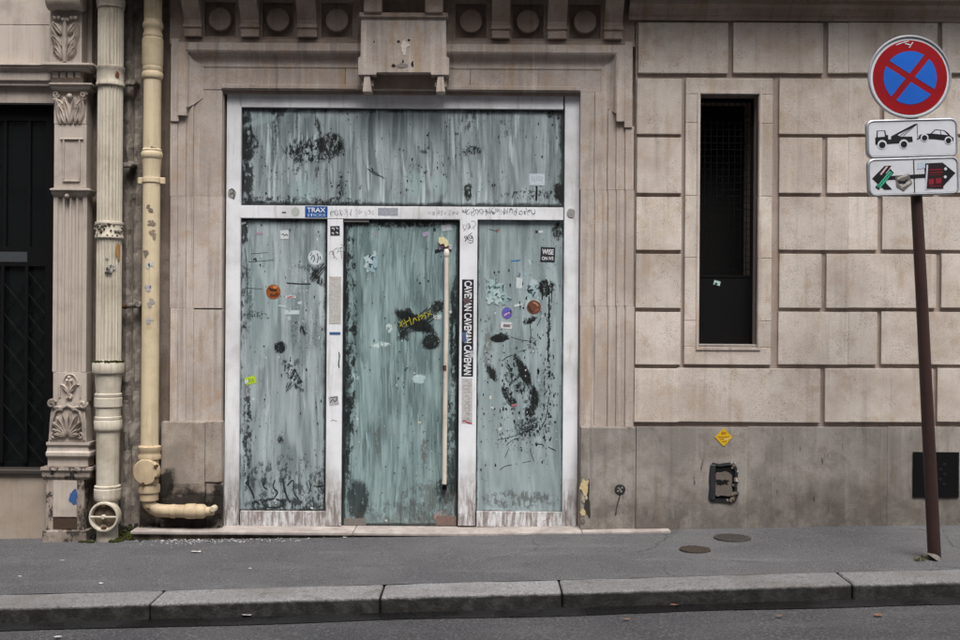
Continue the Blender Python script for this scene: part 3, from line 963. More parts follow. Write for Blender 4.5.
# ---- plaque over the door
yq = -0.13
f = lambda px, py: P(px, py, yq)
pq = MB().prism_y([f(361, 15), f(446, 15), f(446, 57), f(449, 57), f(449, 75), f(431, 75), f(431, 71.5), f(376, 71.5), f(376, 75), f(358, 75), f(358, 57), f(361, 57)], yq, 0.02)
bmesh.ops.bevel(pq.bm, geom=pq.bm.edges[:], offset=0.004, segments=2, affect='EDGES')
plq = pq.build('plaque', 'surround', bld)
MB().box(f(359, 14)[0], f(448, 14)[0], yq - 0.02, 0.0, f(400, 18)[1], f(400, 13)[1], 0.006).build('plaque_cap', 'frieze', plq)
MB().box(f(373, 80)[0], f(434, 80)[0], -0.02, 0.02, P(400, 89, -.02)[1], f(400, 71.6)[1]).build('plaque_apron', 'frieze', plq)
for (a, c) in ((362.5, 371.5), (436, 445)):
    MB().prism_y([f(a, 91), f(c, 91), f(c - 1.8, 75.2), f(a + 1.8, 75.2)], yq + 0.01, 0.0).build('gutta', 'surround', plq)
    MB().box(f(a - 1, 0)[0], f(c + 2, 0)[0], yq + 0.04, 0.01, f(400, 85)[1], f(400, 78)[1]).build('gutta_block', 'frieze', plq)
def blotch(px, py, rx, ry, y, rgb, parent, seed, name='plaster_scar', th=0.003, n=30, amp=0.55):
    pts = []
    for i in range(n):
        a = 2 * math.pi * i / n
        k = 1 + amp * mnoise.noise(Vector((math.cos(a) * 1.6 + seed, math.sin(a) * 1.6, seed)))
        pts.append(P(px + rx * k * math.cos(a), py + ry * k * math.sin(a), y))
    return MB().prism_y(pts, y - th, y + 0.001).build(name, smat(rgb, 0.9), parent)
blotch(404, 47, 2.6, 6.8, yq, (216, 208, 196), plq, 1.0, amp=0.5)
blotch(405, 45.5, 4.6, 2.4, yq - 0.0005, (216, 208, 196), plq, 2.2, amp=0.5)
for i, (px, py, rx, ry) in enumerate(((398.5, 41.5, 1.8, 1.2), (409, 40, 1.6, 0.9), (393.5, 65.5, 2.2, 1.4), (412.5, 64, 1.2, 3.0), (403, 61.5, 1.0, 1.6), (374, 41.5, 0.6, 1.2))):
    blotch(px, py, rx, ry, yq, (38, 34, 34), plq, i + 3.0, 'plaque_hole', 0.002)
blotch(403, 65.5, 5, 2.6, yq, (132, 126, 122), plq, 9.0)

# ---- cornice right of the entrance, and the balcony slab above the picture
cz = P(800, 22, 0)[1]
cx0 = P(628, 10)[0]
cp = [(0.05, cz), (-0.035, cz), (-0.04, cz + 0.035), (-0.06, cz + 0.045), (-0.075, cz + 0.075), (-0.115, cz + 0.095), (-0.12, cz + 0.125), (-0.17, cz + 0.14), (-0.24, cz + 0.19), (-0.27, cz + 0.26), (-0.33, cz + 0.27), (-0.33, 4.25), (0.05, 4.25)]
MB().prism_x(cp, cx0, BX1).build('cornice', 'frieze', bld)
MB().box(BX0, BX1, -0.55, 0.055, 4.255, 4.5, 0.02).build('balcony_slab', 'frieze', bld)

# ================================================================== OTHER SIDE OF THE STREET (unseen building, added to block low sky light and darken reflections)
opp = thing('added_facing_building', (0, -14.0, zg(0, -14.0)), 'plain cream building, unseen, added across the street for shade and reflections', 'building')
ox = [-24 + 3.0 * i for i in range(16)]
holes = [(x + 0.9, x + 2.1, z, z + 2.1) for x in ox for z in (1.2, 4.6, 8.0, 11.2)]
b = MB().grid_wall(-24, 24, -1.2, 14.5, 0.0, holes, -0.25)
for v in b.bm.verts: v.co.y = -14.0 + v.co.y
b.box(-24, 24, -16, -14.3, -1.2, 14.5)
ow = b.build('wall', 'block', opp)
for h in holes:
    MB().box(h[0], h[1], -14.29, -14.22, h[2], h[3]).build('window', 'glass', opp)
for z in (4.2, 7.6, 10.8, 14.5):
    MB().box(-24, 24, -14.29, -13.8, z, z + 0.25, 0.03).build('string_course', 'block', opp)

# ================================================================== THRESHOLD
th = thing('door_threshold', (P(400, 530)[0], -0.07, 0.0), 'long pale stone doorstep below the painted glass entrance', 'doorstep')
for i, (a, c) in enumerate(((130, 352), (352.6, 582), (582.6, 671))):
    x0, x1 = P(a, 535, -.15)[0], P(c, 535, -.15)[0]
    yb = 0.14 if i < 2 else -0.047
    zt_ = 0.002
    rise = lambda b_: [setattr(v.co, 'z', v.co.z + 0.021 * max(0.0, v.co.x)) for v in b_.bm.verts]
    b = MB().box(x0, x1, -0.15, yb, zt_ - 0.022, zt_, 0.006, 2)
    b.rough(0.003, 8, 5); rise(b)
    sl_ = b.build('threshold_slab', 'step', th)
    b = MB().box(x0 + 0.015, x1 - 0.015, -0.125, yb - 0.004, -0.25, zt_ - 0.0225); rise(b)
    b.build('riser', 'soot', sl_)

# ================================================================== PAINTED GLASS ENTRANCE
yf = 0.085
ent = thing('glass_entrance', (P(402, 527, yf)[0], yf, 0.0), 'white framed glass shop entrance smeared with grey whitewash, stickers and scrawls', 'shop entrance')
def fbox(name, a, c, t_, b_, y0=yf, y1=yf + 0.06, bev=0.003, mat='frame', parent=ent):
    r = RC(a, c, t_, b_, y0)
    return MB().box(r[0], r[1], y0, y1, r[2], r[3], bev, 2).build(name, mat, parent)
fbox('frame_post', 225.5, 240, 92, 528.5)
fbox('frame_post', 563.5, 578.5, 92, 528.5)
fbox('frame_rail', 240.1, 563.4, 92.5, 108)
fbox('frame_rail', 240.1, 563.4, 206.3, 219)
fbox('frame_post', 326.5, 342, 219.1, 526)
fbox('frame_post', 459, 476.5, 219.1, 526)
fbox('frame_rail', 240.1, 326.4, 511.5, 527)
fbox('frame_rail', 476.6, 563.4, 512, 527)
# thin outer sash lines on the frame
for (a, c, t_, b_) in ((239.2, 239.8, 108, 511), (564, 564.6, 108, 511)):
    fbox('frame_bead', a, c, t_, b_, yf - 0.006, yf - 0.0005, 0.0)
yp = yf + 0.03
GT, GK = lin(106, 118, 122), lin(164, 177, 181)
B_ = None
panes = {}
def pane(key, a, c, t_, b_, y, mat_args, name='pane'):
    r = RC(a, c, t_, b_, y)
    m = painted_glass('whitewashed_glass_' + key, r, *mat_args[0], yy=y, **mat_args[1])
    o = MB().box(r[0] - 0.008, r[1] + 0.008, y, y + 0.012, r[2] - 0.008, r[3] + 0.008).build(name, m, ent)
    panes[key] = o
    return o
top_sm = [
    (312, 150, 32, 14, 0, 26, 0.47, 1, B_), (330, 145, 16, 13, 0, 30, 0.42, 1, B_), (318, 126, 3, 12, -12, 0, 0, 0.9, B_), (298, 158, 5, 18, 10, 30, 0.45, 0.9, B_),
    (245, 165, 10, 70, 0, 12, 0.42, 0.95, B_), (270, 118, 30, 4, -20, 0, 0, 0.45, lin(160, 182, 186)), (276, 132, 3, 26, 8, 0, 0, 0.6, B_), (252, 142, 10, 8, 0, 20, 0.45, 0.9, B_),
    (341, 186, 4, 16, 0, 36, 0.5, 1, B_), (317, 170, 2, 8, 10, 0, 0, 0.8, B_), (468, 192, 4, 10, 0, 0, 0, 0.97, B_), (474, 150, 9, 5, 20, 60, 0.45, 1, B_), (465, 152, 4, 4, 0, 60, 0.45, 1, B_),
    (469, 118, 8, 16, 20, 18, 0.48, 0.75, B_), (424, 148, 7, 7, 0, 22, 0.5, 0.8, B_), (561, 192, 8, 12, 0, 20, 0.4, 1, B_), (417, 174, 14, 12, 0, 50, 0.55, 1, B_), (535, 195, 40, 5, 0, 34, 0.5, 0.9, B_),
    (300, 201, 70, 5, 0, 30, 0.48, 0.95, B_), (415, 184, 8, 14, 0, 0, 0, 0.5, lin(150, 174, 176)), (440, 184, 9, 12, 0, 0, 0, 0.45, lin(150, 174, 176)), (305, 190, 16, 12, 0, 0, 0, 0.4, lin(150, 176, 180)),
    (505, 128, 8, 10, 0, 30, 0.5, 0.7, B_), (278, 112, 8, 6, 0, 20, 0.42, 0.8, B_), (555, 115, 10, 5, 0, 40, 0.45, 0.9, B_),
]
pane('top', 241, 563, 108.5, 206, yp, ((GT, GK, top_sm), dict(edge=0.03, seed=1.3, edge_n=0.07, ks=0.9, wipe=0.6, pale=0.7)))
left_sm = [
    (316, 275, 5, 14, -35, 0, 0, 0.97, B_), (305, 268, 14, 2, 10, 0, 0, 0.5, B_), (280, 347, 7, 7, 20, 30, 0.38, 1, B_), (293, 375, 6, 22, -30, 34, 0.47, 1, B_), (304, 330, 5, 6, 0, 30, 0.45, 0.9, B_),
    (245, 300, 9, 40, 0, 24, 0.48, 0.9, B_), (243, 232, 6, 14, 0, 14, 0.4, 0.9, B_), (285, 480, 44, 26, 0, 14, 0.5, 0.72, B_), (247, 440, 5, 60, 0, 16, 0.46, 0.9, B_), (284, 505, 44, 7, 0, 20, 0.44, 0.85, B_),
    (322, 485, 8, 20, 0, 26, 0.48, 0.9, B_), (280, 440, 3, 5, 0, 0, 0, 0.9, B_), (249, 413, 3, 3, 0, 0, 0, 0.9, B_), (262, 300, 18, 60, 0, 0, 0, 0.28, lin(150, 172, 174)), (305, 335, 20, 18, 0, 60, 0.55, 0.9, B_),
    (258, 315, 14, 4, 10, 60, 0.5, 1, B_), (290, 264, 14, 14, 0, 50, 0.56, 0.6, lin(190, 205, 206)), (300, 300, 16, 26, 0, 46, 0.58, 0.8, lin(190, 205, 206)),
]
pane('left', 239, 326, 219.5, 511, yp, ((GT, GK, left_sm), dict(edge=0.02, seed=4.1, edge_n=0.04, ks=0.65, wipe=0.4, pale=0.4)))
right_sm = [
    (558, 231, 7, 10, 0, 0, 0, 0.98, B_), (500, 338, 10, 5, -5, 30, 0.35, 1, B_), (492, 373, 5, 11, -28, 0, 0, 0.97, B_), (509, 396, 5, 13, -32, 0, 0, 0.98, B_), (524, 372, 5, 16, -25, 30, 0.33, 1, B_), (517, 359, 3, 6, -25, 0, 0, 0.95, B_),
    (534, 398, 5, 14, -8, 30, 0.38, 1, B_), (530, 412, 6, 9, 25, 30, 0.4, 1, B_), (528, 428, 16, 10, 0, 44, 0.47, 1, B_), (521, 388, 8, 6, 0, 44, 0.46, 1, B_), (513, 376, 10, 8, 0, 40, 0.48, 0.9, B_), (546, 400, 8, 40, 0, 44, 0.53, 0.9, B_),
    (546, 288, 10, 9, 0, 34, 0.42, 1, B_), (549, 330, 1.8, 40, 0, 40, 0.4, 0.95, B_), (530, 320, 8, 4, -20, 34, 0.42, 1, B_), (533, 345, 6, 10, 0, 50, 0.5, 0.9, B_), (488, 345, 4, 40, 0, 20, 0.46, 0.6, lin(84, 78, 72)), (520, 440, 34, 14, 0, 50, 0.56, 0.9, B_),
    
    (520, 500, 42, 10, 0, 20, 0.47, 0.7, lin(70, 74, 70)), (533, 300, 8, 16, 0, 40, 0.5, 0.7, lin(190, 206, 206)), (507, 345, 24, 30, 0, 60, 0.6, 0.9, lin(186, 200, 200)),
]
pane('right', 477, 563, 220, 512, yp, ((lin(114, 128, 131), lin(154, 169, 173), right_sm), dict(edge=0.010, seed=8.7, edge_n=0.025, lap=0.7, ks=0.5, wipe=0.2, pale=0.3)))
door_sm = [
    (414, 322, 24, 8, 27, 30, 0.28, 1, B_), (402, 333, 5, 9, 10, 0, 0, 0.95, B_), (438, 306, 7, 7, 0, 0, 0, 0.96, B_), (431, 342, 10, 9, 0, 30, 0.36, 0.95, B_), (408, 312, 5, 4, 0, 30, 0.4, 0.9, B_), (430, 329, 4, 12, -40, 34, 0.45, 0.8, B_),
    (350, 340, 7, 150, 0, 14, 0.46, 0.95, B_), (347, 420, 4, 80, 0, 20, 0.4, 0.85, B_), (455, 330, 6, 60, 0, 20, 0.4, 0.95, B_), (400, 222, 60, 6, 0, 16, 0.42, 0.95, B_), (358, 500, 12, 22, 0, 14, 0.36, 0.85, B_), (453, 440, 8, 70, 0, 14, 0.42, 0.8, B_),
    (444, 491, 12, 14, 0, 0, 0, 0.75, B_), (430, 505, 34, 26, 0, 12, 0.46, 0.55, lin(66, 62, 58)), (400, 516, 62, 16, 0, 12, 0.46, 0.5, lin(66, 64, 60)), (425, 450, 4, 14, 0, 30, 0.42, 0.6, lin(78, 64, 56)), (378, 440, 3, 20, 0, 30, 0.45, 0.5, lin(78, 64, 56)),
     (419, 379, 7, 5, 0, 40, 0.42, 0.95, lin(186, 206, 206)), (389, 327, 3, 5, 0, 40, 0.4, 0.95, lin(190, 206, 204)), (381, 345, 10, 2.5, -5, 40, 0.4, 0.95, lin(190, 206, 204)),
    (355, 377, 5, 4, 0, 40, 0.45, 0.8, lin(170, 194, 194)), (440, 516, 6, 6, 0, 40, 0.45, 0.9, lin(160, 130, 124)),
]
yd = yf + 0.035
pane('door', 344.5, 457, 221, 525, yd, ((lin(94, 113, 115), lin(142, 164, 166), door_sm), dict(edge=0.016, seed=13.9, edge_n=0.03, lap=1.2, ks=1.25, wipe=0.55, pale=0.4)), 'door')
door = panes['door']
fbox('door_gap', 342, 344.4, 219.2, 526.5, yd + 0.004, yd + 0.02, 0.0, 'black')
fbox('door_gap', 457.2, 459, 219.2, 526.5, yd + 0.004, yd + 0.02, 0.0, 'black')
fbox('door_gap', 344.4, 457.2, 219.1, 221.1, yd + 0.004, yd + 0.02, 0.0, 'black')
fbox('door_gap', 344.4, 457.2, 525.1, 527, yd + 0.004, yd + 0.02, 0.0, 'black')
fbox('door_hinge', 344, 369, 217.5, 222, yf + 0.012, yd, 0.002, smat((130, 126, 124)), door)
fbox('door_kick_plate', 344, 366, 518.5, 525.5, yd - 0.004, yd - 0.0005, 0.001, smat((116, 112, 108)), door)
fbox('door_kick_plate', 436, 456, 516, 525.5, yd - 0.003, yd - 0.0004, 0.001, smat((120, 100, 94)), door)
# pull handle: whitewashed tube on the door
yh = yd - 0.055
hp = [P(446.5, 253, yh), P(446.2, 330, yh), P(445, 420, yh), P(444.3, 484, yh)]
M['handle'] = paint_mat('whitewashed_handle', lin(206, 199, 187), lin(150, 134, 116), 0.5, lin(96, 58, 40), 0.7)
hd = MB().tube([(x, yh, z) for x, z in hp], 0.0175, 14).build('door_handle', 'handle', door)
X, Z = P(446.5, 257, yh)
MB().lathe([(0.018, 0), (0.022, 0.008), (0.022, 0.03), (0.018, 0.05), (0.01, 0.06)], (X, yh, Z), 'z', 18).build('handle_cap', 'handle', hd)
X, Z = P(446.4, 262, yh)
MB().lathe([(0.012, yh), (0.012, yd)], (X, 0, Z), 'y', 12).build('handle_bracket', 'rust', hd)
X, Z = P(444.5, 488, yh)
MB().lathe([(0.02, yh + 0.005), (0.016, yh + 0.02), (0.016, yd)], (X, 0, Z), 'y', 14).build('handle_bracket', 'black', hd)
X, Z = P(445.2, 368, yh)
MB().lathe([(0.019, -0.02), (0.019, 0.02)], (X, yh, Z), 'z', 14).build('rust_patch', 'rust', hd)
# broken lock fitting above the handle
fb = MB().prism_y([P(a, c, yd - 0.03) for a, c in ((438.8, 237.2), (443.5, 236.8), (447.5, 240), (449, 245), (445.5, 247), (443.5, 243.5), (440.5, 244.5), (438.4, 242))], yd - 0.03, yd).build('lock_fitting', smat((214, 206, 164)), door)
fbox('lock_plate', 439, 452, 244.5, 249.5, yd - 0.012, yd - 0.0006, 0.001, smat((176, 172, 180)), door)
fbox('lock_core', 440.5, 445, 243, 247.5, yd - 0.022, yd - 0.0125, 0.001, smat((110, 78, 92)), door)

# ---- stickers and scrawls on the entrance
ys_ = yp - 0.0006
yfr = yf - 0.0006
def on(key, *a, **k): return sticker(*a, parent=panes[key], **k)
trax = sticker(316.3, 211.8, 22.5, 11.2, yfr, (18, 78, 150), ent)
WH = smat((226, 228, 232))
text('lettering', 'TRAX', 316.3, 209.9, 18.5, 4.6, yfr - 0.0018, WH, trax, fat=0.02)
text('lettering', 'STICKS', 316.3, 215.0, 18, 2.8, yfr - 0.0018, smat((176, 200, 224)), trax, fat=0.01)
sticker(295.5, 211.5, 8.2, 8.6, yfr, (176, 184, 178), ent, rnd=True)
sticker(284, 212.4, 4, 1.1, yfr, (40, 42, 50), ent)
sticker(388, 211.6, 20, 7.5, yfr, (158, 164, 174), ent)
s1 = sticker(537, 179.5, 15.5, 11.5, ys_, (196, 206, 216), panes['top'])
for i in range(5):
    ribbon('pen_mark', [(531 + 2.6 * i, 175.5 + (i % 3)), (532.5 + 2.4 * i, 178), (531.5 + 2.2 * i, 181.5)], 0.5, ys_ - 0.0016, smat((120, 140, 160)), s1)
ribbon('paint_drip', [(536.5, 186), (536.8, 192), (536.2, 201)], 2.2, ys_, M['print'], panes['top'])
s = sticker(284.5, 234.5, 8.5, 9.5, ys_, (206, 212, 214), panes['left'], 3, torn=0.12)
ribbon('print_mark', [(281.5, 235), (283, 233.5), (284.5, 236), (286.5, 233.5), (287.5, 236)], 1.1, ys_ - 0.0016, M['print'], s)
s = sticker(315.3, 257.6, 14.5, 14.5, ys_, (204, 212, 216), panes['left'], rnd=True)
for q in ([(311, 260), (313, 254), (315, 259), (313, 262)], [(317, 253), (318.5, 258), (317, 263)], [(310, 256), (312, 252.5)], [(320, 256), (320.5, 260)]):
    ribbon('print_mark', q, 1.3, ys_ - 0.0016, smat((60, 84, 96)), s)
s = sticker(273.4, 291.8, 14.6, 14.6, ys_, (150, 84, 40), panes['left'], rnd=True)
for q, c in (([(268.6, 288), (272, 290.5), (277, 290)], (74, 38, 20)), ([(270, 295), (275, 296), (278.5, 293)], (92, 46, 22)), ([(273, 287), (277, 287.6)], (196, 130, 76))):
    ribbon('print_mark', q, 4.2, ys_ - 0.0016, smat(c), s)
s = sticker(290.5, 297, 10.5, 2.6, ys_, (202, 202, 206), panes['left'], 2); ribbon('print_mark', [(287, 297.2), (294.5, 296.8)], 1.2, ys_ - 0.0016, smat((178, 50, 60)), s)
sticker(291.8, 312.3, 15, 4.2, ys_, (188, 206, 208), panes['left'], 1)
for (px, py, a, c, rgb, rt) in ((259, 233.5, 9, 2.6, (170, 140, 168), 4), (243.5, 223, 6, 2.6, (206, 210, 210), 20), (282, 306, 9, 2.2, (186, 204, 206), -8), (300, 303, 4.5, 3, (186, 204, 206), 10), (289, 318.5, 4, 4, (176, 194, 196), 20), (275, 500, 2, 2, (210, 214, 214), 0), (312, 508, 3, 2, (210, 214, 214), 0), (253, 399, 3, 3, (190, 206, 208), 45)):
    sticker(px, py, a, c, ys_, rgb, panes['left'], rt, name='paper_scrap', torn=0.35)
s = sticker(250.5, 380.3, 10.5, 7.5, ys_, (176, 206, 50), panes['left'], 14); sticker(246.5, 381.5, 4, 4, ys_ - 0.0014, (196, 212, 206), s, 14, name='sticker_corner', torn=0.2)
for i in range(3):
    ribbon('print_mark', [(248.5 + 2 * i, 378.5), (249.5 + 2 * i, 382.5)], 0.7, ys_ - 0.0028, smat((96, 118, 30)), s)
ribbon('paint_drip', [(246, 384), (245.6, 392), (246.2, 401)], 1.0, ys_, smat((116, 74, 76)), panes['left'])
s = sticker(335, 230.8, 9.5, 9.5, yfr, (44, 46, 56), ent, 2)
for q in ([(331.5, 228.5), (334, 227.5), (334, 230)], [(336, 227.5), (338.5, 229)], [(331.5, 233), (334, 232.5), (333, 234.5)], [(336, 232), (338.5, 233.5)]):
    ribbon('print_mark', q, 1.0, yfr - 0.0016, WH, s)
sticker(335, 333.4, 11, 2.6, yfr, (60, 92, 140), ent)
s = sticker(333.7, 400.7, 9.5, 8.8, yfr, (176, 178, 182), ent, 8)
for q in ([(330, 403), (333, 398.5), (335, 403), (337.5, 397)], [(330, 398), (337, 397)]):
    ribbon('print_mark', q, 1.1, yfr - 0.0016, M['print'], s)
ribbon('print_mark', [(331, 421), (333, 420), (337, 421.5)], 0.9, yfr, smat((110, 108, 112)), ent)
ribbon('print_mark', [(339, 352), (339.6, 358), (338.4, 364), (339.2, 368)], 1.6, yfr, smat((70, 74, 84)), ent)
s = sticker(335, 300, 12, 48, yfr, (186, 184, 180), ent, name='old_poster', torn=0.04)
cv = sticker(467.6, 328, 11.6, 97, yfr, (24, 26, 34), ent)
cvt = sticker(467.6, 328, 11.6, 97, yfr, (24, 26, 34), ent) if False else None
text('lettering', 'CAVEMAN CAVEMAN CAVEMAN', 467.9, 328, 94, 7.6, yfr - 0.0018, WH, cv, -90, fat=0.025)
sticker(466.8, 300.5, 9, 7, yfr - 0.0024, (92, 78, 84), cv, 20, name='scuff_patch', torn=0.4)
sticker(464.6, 337, 4.5, 13, yfr - 0.0024, (78, 96, 132), cv, 4, name='scuff_patch', torn=0.35)
sticker(471.5, 354, 4, 9, yfr - 0.0024, (176, 180, 186), cv, 0, name='scuff_patch', torn=0.35)
for (a, c) in ((378.5, 393.3), (394, 423)):
    s = sticker(467, (a + c) / 2, 10.6, c - a, yfr, (186, 186, 186), ent)
    for i in range(int((c - a) / 4)):
        z_ = a + 3 + i * 4
        ribbon('pen_mark', [(464 + random.random() * 2, z_), (467, z_ + random.uniform(-2, 2)), (470, z_ + random.uniform(-1, 2)), (468, z_ + 3)], 0.55, yfr - 0.0016, smat((120, 118, 122)), s)
ribbon('pen_mark', [(462.5, 421.5), (464.5, 420.5), (467, 422.5), (472, 423.5)], 1.8, yfr - 0.0016, smat((178, 72, 88)), ent)
# ink scrawl along the transom and the posts
INK = smat((112, 112, 124))
random.seed(21)
def scrawl(px0, px1, py, amp, n, wv, mat, parent, y):
    x = px0
    while x < px1:
        cx, cw = x, random.uniform(2.2, 4.2)
        for k in range(random.randint(2, 4)):
            if random.random() < 0.4:
                q = [(cx + random.uniform(0, cw), py + random.uniform(-amp, amp)), (cx + random.uniform(0, cw), py + random.uniform(-amp, amp))]
            else:
                a0, r0 = random.uniform(0, 6.28), random.uniform(0.3, 0.8) * amp
                mx, my = cx + cw / 2, py + random.uniform(-0.4, 0.4) * amp
                q = [(mx + r0 * 0.7 * math.cos(a0 + t_), my + r0 * math.sin(a0 + t_)) for t_ in (0, 1.1, 2.2, random.uniform(2.6, 4.6))]
            ribbon('ink_scrawl', q, wv, y, mat, parent)
        x += cw + random.uniform(0.2, 1.4)
scrawl(331, 358, 212.5, 4, 6, 0.45, INK, ent, yfr)
scrawl(360, 374, 213, 3, 5, 0.4, INK, ent, yfr)
scrawl(428, 458, 213, 3, 5, 0.45, INK, ent, yfr)
scrawl(463, 532, 211.5, 4.2, 5, 0.6, smat((84, 86, 98)), ent, yfr)
scrawl(463, 473, 226, 6, 6, 0.6, smat((84, 86, 98)), ent, yfr)
scrawl(464, 472, 238, 6, 6, 0.9, smat((70, 72, 84)), ent, yfr)
scrawl(330, 340, 252, 8, 6, 0.8, smat((130, 130, 136)), ent, yfr)
for (px, py) in ((232, 193), (571, 213)):
    blotch(px, py, 4, 4.5, yfr, (150, 150, 148), ent, px, 'lock_cover', 0.004, amp=0.15)
for q in ([(229, 190), (233, 188), (234, 193)], [(230, 195), (232, 192), (235, 196), (233, 199)]):
    ribbon('ink_scrawl', q, 1.0, yfr - 0.005, M['print'], ent)
# right pane stickers
s = sticker(547.8, 254.6, 14.6, 14.8, ys_, (34, 38, 48), panes['right'], -2)
text('lettering', 'WISE', 547.9, 251.8, 11.5, 5.4, ys_ - 0.0018, WH, s, -3, fat=0.02)
text('lettering', 'ON IVS', 547.6, 258.3, 11.5, 3.4, ys_ - 0.0018, WH, s, 0, fat=0.02)
s = sticker(533.8, 307.2, 14, 14, ys_, (104, 66, 50), panes['right'], rnd=True)
for q, c in (([(533, 302.5), (536.5, 303.5), (538, 306)], (176, 128, 100)), ([(528.5, 306), (530, 310), (533, 312.5)], (44, 30, 28)), ([(535, 311.5), (538, 309)], (150, 84, 62))):
    ribbon('print_mark', q, 2.2, ys_ - 0.0016, smat(c), s)
s = sticker(507, 313, 10.5, 11.5, ys_, (104, 88, 168), panes['right'], rnd=True)
for q, c in (([(503.5, 311), (507, 309.5), (510.5, 311)], (70, 110, 186)), ([(504, 315.5), (507, 313.5), (510, 312.5)], (206, 168, 200))):
    ribbon('print_mark', q, 1.6, ys_ - 0.0016, smat(c), s)
s = sticker(506.5, 325.4, 11.2, 6.6, ys_, (208, 208, 210), panes['right'], -3); sticker(506.8, 325.6, 7, 2.6, ys_ - 0.0014, (120, 112, 116), s, -3, name='print_mark')
sticker(519.2, 283, 6, 10.5, ys_, (198, 208, 212), panes['right'], 0)
ribbon('tape_strip', [(511, 261.2), (516, 260.8), (520.5, 260.2)], 1.9, ys_, smat((44, 110, 164)), panes['right'])
sticker(514.5, 405.3, 6, 1.8, ys_, (186, 108, 124), panes['right'], 0, name='paper_scrap')
for (px, py, a, c, rgb, rt) in ((541, 231.6, 5, 2.6, (206, 212, 214), 0), (536.5, 231.8, 3, 3, (40, 42, 46), 0), (549, 267, 4, 2, (150, 186, 206), -40), (525, 274, 3.4, 2, (150, 186, 206), -40), (530, 262, 3, 6, (176, 196, 200), 20), (518, 305, 9, 3, (200, 210, 210), 18), (490.5, 397.5, 2.6, 4, (206, 206, 190), 0), (493, 408, 3.6, 2, (206, 206, 204), -40), (500, 429, 4, 2.6, (200, 206, 206), 30), (497, 231, 4, 2, (150, 90, 96), 20)):
    sticker(px, py, a, c, ys_, rgb, panes['right'], rt, name='paper_scrap', torn=0.3)
# door scraps and yellow tag
yds = yd - 0.0006
YEL = smat((176, 170, 40))
for q in ([(399.5, 321), (403, 327)], [(400, 327), (402.5, 320)], [(404, 319), (407, 326)], [(403, 324), (411, 319)], [(409, 317), (411.5, 325)], [(413, 324), (414, 316.5), (417, 321)], [(419, 321), (418.5, 314)], [(417, 317.5), (424, 315)], [(421, 319.5), (426, 312)], [(426, 319), (424, 312.5)], [(428, 317), (430.5, 310)], [(427, 313.5), (432, 314.5)]):
    ribbon('tag_stroke', q, 1.0, yds - 0.004, YEL, door)
for (px, py, a, c, rgb, rt) in ((446.5, 227.5, 11.5, 7, (182, 188, 196), 10), (434.5, 229.5, 3, 4, (40, 48, 62), 0), (425.5, 234, 7, 5, (160, 146, 176), 25), (376, 234.5, 5, 3, (158, 150, 166), 0), (437, 251, 5, 4, (30, 34, 40), 20), (434.5, 317, 3, 5, (200, 208, 206), 0), (439.5, 317, 5, 5.4, (196, 206, 204), 0), (450, 312, 2.6, 3, (200, 206, 206), 40), (357.5, 419, 2, 2, (206, 206, 210), 0), (419.5, 422.5, 3, 2, (206, 196, 170), 0), (395, 432.5, 3, 4, (150, 160, 160), 0), (386, 520.5, 2.4, 1.6, (214, 214, 214), 0), (420, 283, 2, 2, (20, 24, 24), 0), (402, 341, 2, 2, (170, 186, 186), 0)):
    sticker(px, py, a, c, yds, rgb, door, rt, name='paper_scrap', torn=0.25)
# torn posters: paper left in ragged pieces with remains of print
random.seed(33)
def torn_poster(px0, px1, py0, py1, n, key, y, cols, marks, mcol):
    pa = panes[key]
    base = sticker((px0 + px1) / 2, (py0 + py1) / 2, (px1 - px0) * 0.8, (py1 - py0) * 0.8, y, cols[0], pa, random.uniform(-6, 6), name='torn_poster', torn=0.45, th=0.0008)
    for i in range(n):
        sticker(random.uniform(px0 + 3, px1 - 3), random.uniform(py0 + 2, py1 - 2), random.uniform(5, 12), random.uniform(4, 9), y - 0.0003 * (i + 1), random.choice(cols), base, random.uniform(0, 90), name='torn_piece', torn=0.5, th=0.0008)
    yy = y - 0.0003 * (n + 1) - 0.001
    for i in range(marks):
        x, z = random.uniform(px0 + 3, px1 - 4), random.uniform(py0 + 4, py1 - 4)
        ribbon('print_mark', [(x, z), (x + random.uniform(-2, 3), z + random.uniform(-4, 4)), (x + random.uniform(0, 5), z + random.uniform(-4, 4))], random.uniform(0.6, 1.6), yy, smat(mcol), base)
torn_poster(482, 512, 278, 305, 11, 'right', ys_, [(160, 186, 188), (176, 198, 198), (144, 168, 172)], 12, (72, 90, 98))
torn_poster(524, 540, 280, 300, 6, 'right', ys_, [(158, 180, 186), (178, 194, 200)], 9, (44, 52, 66))
torn_poster(361, 379, 252, 277, 7, 'door', yds, [(178, 198, 202), (150, 180, 190)], 8, (40, 54, 74))
torn_poster(411, 426, 375, 384, 3, 'door', yds, [(172, 196, 198)], 0, (40, 54, 74))
# smears of black paint dragged with a dry brush
def brush(x0, y0, x1, y1, wpx, key, y, mat, n=None):
    pa = panes[key]
    n = n or max(4, int(wpx * 1.1))
    d = Vector((x1 - x0, y1 - y0)); ln = d.length; d.normalize(); nn = Vector((-d.y, d.x))
    first = None
    for i in range(n):
        o = (i / (n - 1) - 0.5) * wpx * (0.9 + 0.2 * random.random())
        e = 1 - 0.55 * abs(2 * i / (n - 1) - 1) ** 2
        a = ln * (0.5 - 0.5 * e * random.uniform(0.75, 1.1)); c = ln * (0.5 + 0.5 * e * random.uniform(0.7, 1.15))
        pts = []
        for k in range(5):
            t_ = a + (c - a) * k / 4
            q = Vector((x0, y0)) + d * t_ + nn * (o + random.uniform(-0.35, 0.35))
            pts.append((q.x, q.y))
        r = ribbon('paint_smear' if first is None else 'smear_stroke', pts, random.uniform(0.35, 1.0) * 1.1 * wpx / n + 0.05, y - 0.00015 * i, mat, pa if first is None else first)
        first = first or r
DK = smat((30, 34, 35))
